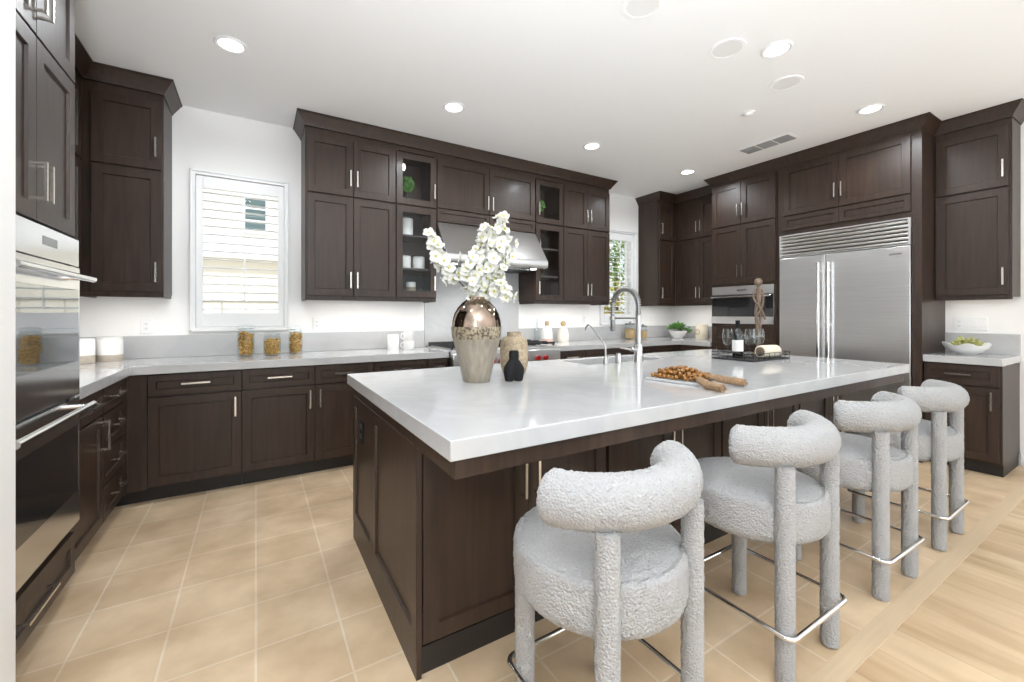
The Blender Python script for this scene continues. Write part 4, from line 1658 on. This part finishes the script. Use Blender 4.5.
def leaf_cluster(mb, c, n, r, ln, wd, up=.4, mi=0):
    for k in range(n):
        d = Vector((random.uniform(-1, 1), random.uniform(-1, 1), random.uniform(-.2, 1) + up)).normalized()
        b = Vector(c) + Vector((d.x, d.y, d.z * .7)) * r * random.uniform(.2, 1)
        s_ = d.cross(Vector((random.random(), random.random(), .2))).normalized()
        l = ln * random.uniform(.7, 1.2)
        nrm = s_.cross(d).normalized()
        vs = [b, b + d * l * .5 + s_ * wd + nrm * .1 * l, b + d * l, b + d * l * .5 - s_ * wd + nrm * .1 * l, b + d * l * .5 - nrm * .05 * l]
        mb.add(vs, [(0, 1, 4), (1, 2, 4), (2, 3, 4), (3, 0, 4)], mi)


px_, py_ = 6.53, -.30
t = thing('potted_plant', 'green leafy plant in a white bowl in the far right corner', 'plant', (px_, py_, CT1))
MB().lathe([(0, 0), (.055, 0), (.06, .006), (.10, .05), (.125, .105), (.120, .105), (.095, .055), (.05, .015), (0, .012)], (px_, py_, CT1 + .0003), 36).build('bowl', ceram, t)
MB().lathe([(0, .08), (.105, .08), (.06, .095), (0, .1)], (px_, py_, CT1 + .0003), 24).build('soil', twig_m, t)
m = MB()
leaf_cluster(m, (px_, py_, CT1 + .12), 150, .10, .06, .016)
leaf_cluster(m, (px_ + .08, py_ - .05, CT1 + .115), 30, .06, .06, .016, -.2)
m.build('foliage', leaf_m, t, flat=True)
t = canister('canister', 'cream ceramic canister with ring emblem, by the oven column', 6.60, -.63, CT1, .078, .19, top=cream_m, low=cream_m)
m = MB()
for k in range(1):
    m.tube([(6.60 - .079 - .001, -.63 + .035 * math.cos(2 * PI * i / 24) + .01, CT1 + .10 + .035 * math.sin(2 * PI * i / 24)) for i in range(24)], .004, 6, closed=True)
m.build('emblem', gold_m, t)

# scalloped bowl on the small worktop
bx_, by_ = 6.50, -3.185
t = thing('decorative_bowl', 'scalloped white bowl of greens below the four-gang switch plate', 'bowl', (bx_, by_, CT1))
m = MB()
prof = [(0, 0), (.055, 0), (.065, .006), (.10, .026), (.13, .056), (.148, .088), (.141, .088), (.12, .056), (.092, .032), (.055, .016), (0, .012)]
m.lathe(prof, (bx_, by_, CT1 + .0003), 72)
for v in m.v:
    dx, dy = v.x - bx_, v.y - by_
    r = math.hypot(dx, dy)
    if r > .08:
        a = math.atan2(dy, dx)
        k = (r - .08) / .08
        v.z += .014 * k * math.sin(a * 6)
        s_ = 1 + .07 * k * math.sin(a * 6)
        v.x, v.y = bx_ + dx * s_, by_ + dy * s_
m.build('body', ceram, t, sharp=60)
m = MB()
leaf_cluster(m, (bx_, by_, CT1 + .062), 130, .085, .04, .015, .3)
m.lathe([(0, .045), (.085, .040), (.05, .06), (0, .066)], (bx_, by_, CT1 + .0003), 20)
m.build('greens', leaf2_m, t, flat=True)

# ------------------------------------------------------------------ contents of the glass cabinets
def topiary(label, x, y, z):
    t = thing('topiary', label, 'plant', (x, y, z), 'topiaries in the glass cabinets')
    MB().lathe([(0, 0), (.04, 0), (.055, .03), (.055, .045), (.05, .045), (.048, .03), (0, .028)], (x, y, z + .0005), 24).build('pot', ceram, t)
    MB().cyl((x, y, z + .029), (x, y, z + .19), .006, 8).build('trunk', twig_m, t)
    m = MB()
    c = Vector((x, y, z + .235))
    for k in range(420):
        d = Vector((random.gauss(0, 1), random.gauss(0, 1), random.gauss(0, 1))).normalized()
        b = c + d * random.uniform(.04, .063)
        s_ = d.cross(Vector((random.random(), random.random(), .2))).normalized() * .010
        e = (d + Vector((random.uniform(-.5, .5),) * 3)).normalized() * .022
        m.add([b, b + e * .5 + s_, b + e, b + e * .5 - s_], [(0, 1, 2, 3)])
    m.ball(tuple(c), .045, 16)
    m.build('foliage', leaf_m, t, flat=True)


topiary('round green topiary behind the upper glass door left of the hood', 2.60, -.20, 2.2865)
topiary('round green topiary behind the upper glass door right of the hood', 4.16, -.20, 2.2865)
canister('canister', 'tall white canister on the upper shelf of the left glass cabinet', 2.60, -.18, 2.0095, .062, .165, low=ceram, group='canisters in the glass cabinets')
canister('canister', 'small lidded white jar on the middle shelf, left one of two', 2.585, -.18, 1.6945, .058, .115, low=ceram, group='canisters in the glass cabinets')
canister('canister', 'small lidded white jar on the middle shelf, right one of two', 2.722, -.18, 1.6945, .058, .115, low=ceram, group='canisters in the glass cabinets')
canister('canister', 'tan cork-lidded jar at the bottom of the left glass cabinet', 2.645, -.18, 1.4365, .046, .12, low=tan_m, top=ceram, frac=.7, group='canisters in the glass cabinets')
t = thing('vase', 'white bottle vase on the upper shelf of the right glass cabinet', 'vase', (4.14, -.17, 2.0095))
MB().lathe([(0, 0), (.05, 0), (.06, .02), (.064, .08), (.055, .13), (.03, .16), (.018, .175), (.018, .20), (.022, .21), (0, .21)], (4.14, -.17, 2.0098), 28).build('body', ceram, t)

# ------------------------------------------------------------------ outlets and switches
def outlet(label, F, u, z, gangs=('o',), wdt=.046, name='wall_outlet', cat='outlet'):
    c = F.T(u, 0, z)
    t = thing(name, label, cat, c, 'white wall plates' if len(gangs) == 1 else None)
    n = len(gangs)
    hw = .036 + wdt * (n - 1) / 2
    m = MB()
    F.box(m, u - hw, u + hw, .0005, .006, z - .058, z + .058)
    m.build('cover_plate', whitep, t, bevel=.002)
    for i, g_ in enumerate(gangs):
        uc = u + (i - (n - 1) / 2) * wdt
        m = MB()
        F.box(m, uc - .017, uc + .017, .006, .0085, z - .034, z + .034)
        o = m.build('socket' if g_ == 'o' else 'rocker_switch', whitep, t, bevel=.001)
        if g_ == 'o':
            s_ = MB()
            for zz in (-.018, .018):
                for du in (-.006, .006):
                    F.box(s_, uc + du - .0012, uc + du + .0012, .0085, .009, z + zz - .004, z + zz + .005)
                F.box(s_, uc - .002, uc + .002, .0085, .009, z + zz - .011, z + zz - .008)
            s_.build('slots', slot_m, o)


FW0 = Face('-y', 0)
outlet('white outlet on the wall left of the shuttered window', FW0, .62, 1.163)
outlet('white outlet right of the shuttered window, near the pasta jars', FW0, 1.822, 1.168)
outlet('white outlet above the white mugs, left of the range', FW0, 2.49, 1.178)
outlet('white outlet left of the rear window, above the textured bottle', FW0, 5.03, 1.19)
outlet('white outlet in the far right corner, right of the rear window', FW0, 6.29, 1.19)
FWR = Face('-x', W)
outlet('white four-gang switch plate above the scalloped bowl', FWR, -3.158, 1.172, ('s', 's', 's', 'o'), name='switch_plate', cat='switch')

# ------------------------------------------------------------------ ceiling fittings and lamps
G = 'recessed ceiling downlights'
dl = [(1.21, -1.11, 'recessed downlight over the left corner, nearest the oven tower'), (2.702, -1.10, 'recessed downlight above the worktop, left of the hood'),
      (4.182, -1.09, 'recessed downlight in front of the narrow glass cabinet'), (5.649, -1.10, 'recessed downlight in the far right corner, above the oven column'),
      (4.139, -2.84, 'recessed downlight above the middle of the island'), (5.60, -2.83, 'recessed downlight in front of the refrigerator'),
      (1.21, -2.84, 'recessed downlight over the aisle left of the island, out of frame'), (2.70, -2.84, 'recessed downlight over the near end of the island, out of frame')]
for x, y, lb in dl:
    t = thing('downlight', lb, 'ceiling light', (x, y, H), G)
    MB().lathe([(.066, -.0005), (.088, -.0005), (.090, -.004), (.080, -.010), (.066, -.006), (.066, -.0005)], (x, y, H), 36).build('trim_ring', whitep, t)
    MB().lathe([(0, -.003), (.065, -.003), (.065, -.0008), (0, -.0008)], (x, y, H), 32).build('lens', lens_m, t)
    lamp('downlight_lamp', 'SPOT', (x, y, H - .03), (0, 0, 0), SPOT_W if x > 3 or y > -2 else SPOT_W * .35, (.91, .96, 1), spot_size=math.radians(165), spot_blend=.5, shadow_soft_size=.06)
for x, y, lb in ((3.87, -2.68, 'round white ceiling speaker left of the island downlight'), (4.61, -2.67, 'round white ceiling speaker right of the island downlight'), (3.125, -2.66, 'round white ceiling speaker at the top edge of the picture')):
    t = thing('ceiling_speaker', lb, 'speaker', (x, y, H), 'round ceiling speakers')
    MB().lathe([(.085, -.0005), (.105, -.0005), (.104, -.006), (.085, -.006), (.085, -.0005)], (x, y, H), 36).build('rim', ceilp, t)
    MB().lathe([(0, -.004), (.0845, -.004), (.0845, -.0008), (0, -.0008)], (x, y, H), 32).build('mesh_grille', mat('speaker mesh', (.82, .82, .82), .8), t)
t = thing('smoke_detector', 'small white detector on the ceiling between downlights and vent', 'detector', (4.82, -2.28, H))
MB().lathe([(0, -.022), (.026, -.022), (.034, -.016), (.036, -.0005), (0, -.0005)], (4.82, -2.28, H), 28).build('body', ceilp, t)
MB().lathe([(.0362, -.010), (.050, -.004), (.052, -.0005), (.0362, -.0005)], (4.82, -2.28, H), 28).build('base', whitep, t)
t = thing('ceiling_vent', 'three-section grey air vent in the ceiling near the refrigerator', 'vent', (5.62, -2.02, H))
m = MB()
vy = [(-1.80, -1.68), (-1.955, -1.825), (-2.11, -1.98)]
vx0, vx1 = 5.535, 5.70
VY0, VY1 = -2.24, -1.79
m.box(vx0 - .02, vx1 + .02, VY0 - .02, VY1 + .02, H - .004, H - .0005)
m.build('frame', ceilp, t)
for i in range(3):
    a = VY0 + i * .155
    g_ = MB()
    for k in range(7):
        x = vx0 + k * (vx1 - vx0) / 7
        g_.box(x, x + .016, a, a + .14, H - .010, H - .0045)
    g_.build('grille', grille_m, t)

# added fill light built as an uplighter behind the camera, brightens the ceiling
lx, ly = 1.25, -5.0
t = thing('fill_uplight', 'added fill lamp in uplighter form behind the camera, out of frame', 'lamp', (lx, ly, 0.0))
MB().lathe([(0, 0), (.14, 0), (.14, .018), (.03, .028), (0, .028)], (lx, ly, .0005), 36).build('base', nickel, t)
MB().cyl((lx, ly, .028), (lx, ly, 1.26), .013, 16).build('pole', nickel, t)
MB().lathe([(0, 1.26), (.05, 1.265), (.13, 1.31), (.17, 1.37), (.164, 1.37), (.125, 1.317), (.05, 1.273), (0, 1.268)], (lx, ly, 0), 40).build('lamp_shade', whitep, t)
MB().ball((lx, ly, 1.315), .035, 18).build('bulb', lens_m, t)
lamp('fill_uplight_lamp', 'AREA', (lx, ly, 1.38), (PI - .04, 0, .0), FILL_W, (.86, .93, 1), .30)

# under-cabinet lights: thin fittings with a lamp each
UC = 'under-cabinet light bars'
for (x0, x1, y, lb, F_) in ((.42, .76, -.30, 'slim light bar under the upper cabinet left of the window', 0), (1.73, 2.80, -.30, 'slim light bar under the upper cabinets left of the hood', 0),
                            (4.03, 5.10, -.30, 'slim light bar under the upper cabinets right of the hood', 0), (6.08, 6.38, -.30, 'slim light bar under the upper cabinet in the far right corner', 0)):
    o = MB().box(x0, x1, y - .012, y + .012, UB - .009, UB - .0005).build('light_bar', strip_m, loc=((x0 + x1) / 2, y, UB))
    tag(o, lb, 'light', UC)
    lamp('light_bar_lamp', 'AREA', ((x0 + x1) / 2, y, UB - .012), (0, 0, 0), UNDER_W * (x1 - x0) , (1, .97, .92), x1 - x0, .024)
for (x, y0, y1, lb) in ((.27, -1.55, -.40, 'slim light bar under the left-wall upper cabinet'), (6.48, -1.05, -.40, 'slim light bar under the right-wall upper cabinet'), (6.60, -3.42, -3.03, 'slim light bar under the cabinet right of the refrigerator')):
    o = MB().box(x - .012, x + .012, y0, y1, UB - .009, UB - .0005).build('light_bar', strip_m, loc=(x, (y0 + y1) / 2, UB))
    tag(o, lb, 'light', UC)
    lamp('light_bar_lamp', 'AREA', (x, (y0 + y1) / 2, UB - .012), (0, 0, PI / 2), UNDER_W * (.9 if x < 1 else .8 if y1 > -2 else .36) * (y1 - y0), (1, .97, .92), y1 - y0, .024)

# ------------------------------------------------------------------ outside the windows
struct(MB().box(-8, 16, .16, 14, -.4, -.15).build('floor_outside', ground_m))
t = thing('neighbour_house', 'pale stucco house seen through the shutters', 'house', (0, 6.2, -.15))
MB().box(-4.5, 4.0, 6.0, 9.0, 2.80, 6.5).build('upper_wall', stucco, t)
MB().box(-4.5, 4.0, 5.98, 9.0, -.15, 2.379).build('lower_wall', stucco2, t)
MB().box(-4.6, 4.1, 5.8, 9.0, 2.38, 2.799).build('eaves_band', whitep, t)
o = MB().box(1.08, 1.57, 5.95, 5.999, 2.93, 3.72).build('window_frame', whitep, t)
m = MB()
for z0, z1 in ((3.0, 3.17), (3.21, 3.42), (3.46, 3.63)):
    m.box(1.14, 1.51, 5.945, 5.9495, z0, z1)
m.build('window_glass', win_dk, o)
t = thing('garden_wall', 'low tan block wall beyond the shuttered window', 'wall', (0, 3.6, -.15))
m = MB()
for r_ in range(8):
    for c in range(22):
        x = -3.4 + c * .41 + (.205 if r_ % 2 else 0)
        m.box(x, x + .40, 3.5, 3.7, -.149 + r_ * .2, .045 + r_ * .2)
m.box(-3.4, 5.7, 3.48, 3.72, 1.452, 1.52)
m.build('blocks', stucco2, t)


def tree(label, x, y, zc, r, mt, n, sq=1.2):
    t = thing('garden_tree', label, 'tree', (x, y, -.15), 'garden trees behind the rear window')
    m = MB()
    c = Vector((x, y, zc))
    for k in range(n):
        d = Vector((random.gauss(0, 1), random.gauss(0, 1), random.gauss(0, 1) )).normalized() * r * random.random() ** .5
        d.z *= sq
        b = c + d
        u = Vector((random.uniform(-1, 1), random.uniform(-1, 1), random.uniform(-.6, .6))).normalized()
        s_ = u.cross(Vector((0, .2, 1))).normalized()
        l = random.uniform(.10, .2)
        m.add([b, b + u * l * .5 + s_ * l * .22, b + u * l, b + u * l * .5 - s_ * l * .22], [(0, 1, 2, 3)])
    m.build('foliage', mt, t, flat=True)
    MB().tube([(x, y, -.15), (x + .05, y, zc * .6), (x, y, zc)], [.09, .07, .04], 10).build('trunk', twig_m, t)


tree('dense green tree outside the rear window', 10.2, 4.6, 2.9, 1.5, hedge_m, 2600)
tree('yellow-green shrub low outside the rear window', 7.9, 2.5, 1.35, .6, hedge2_m, 700)
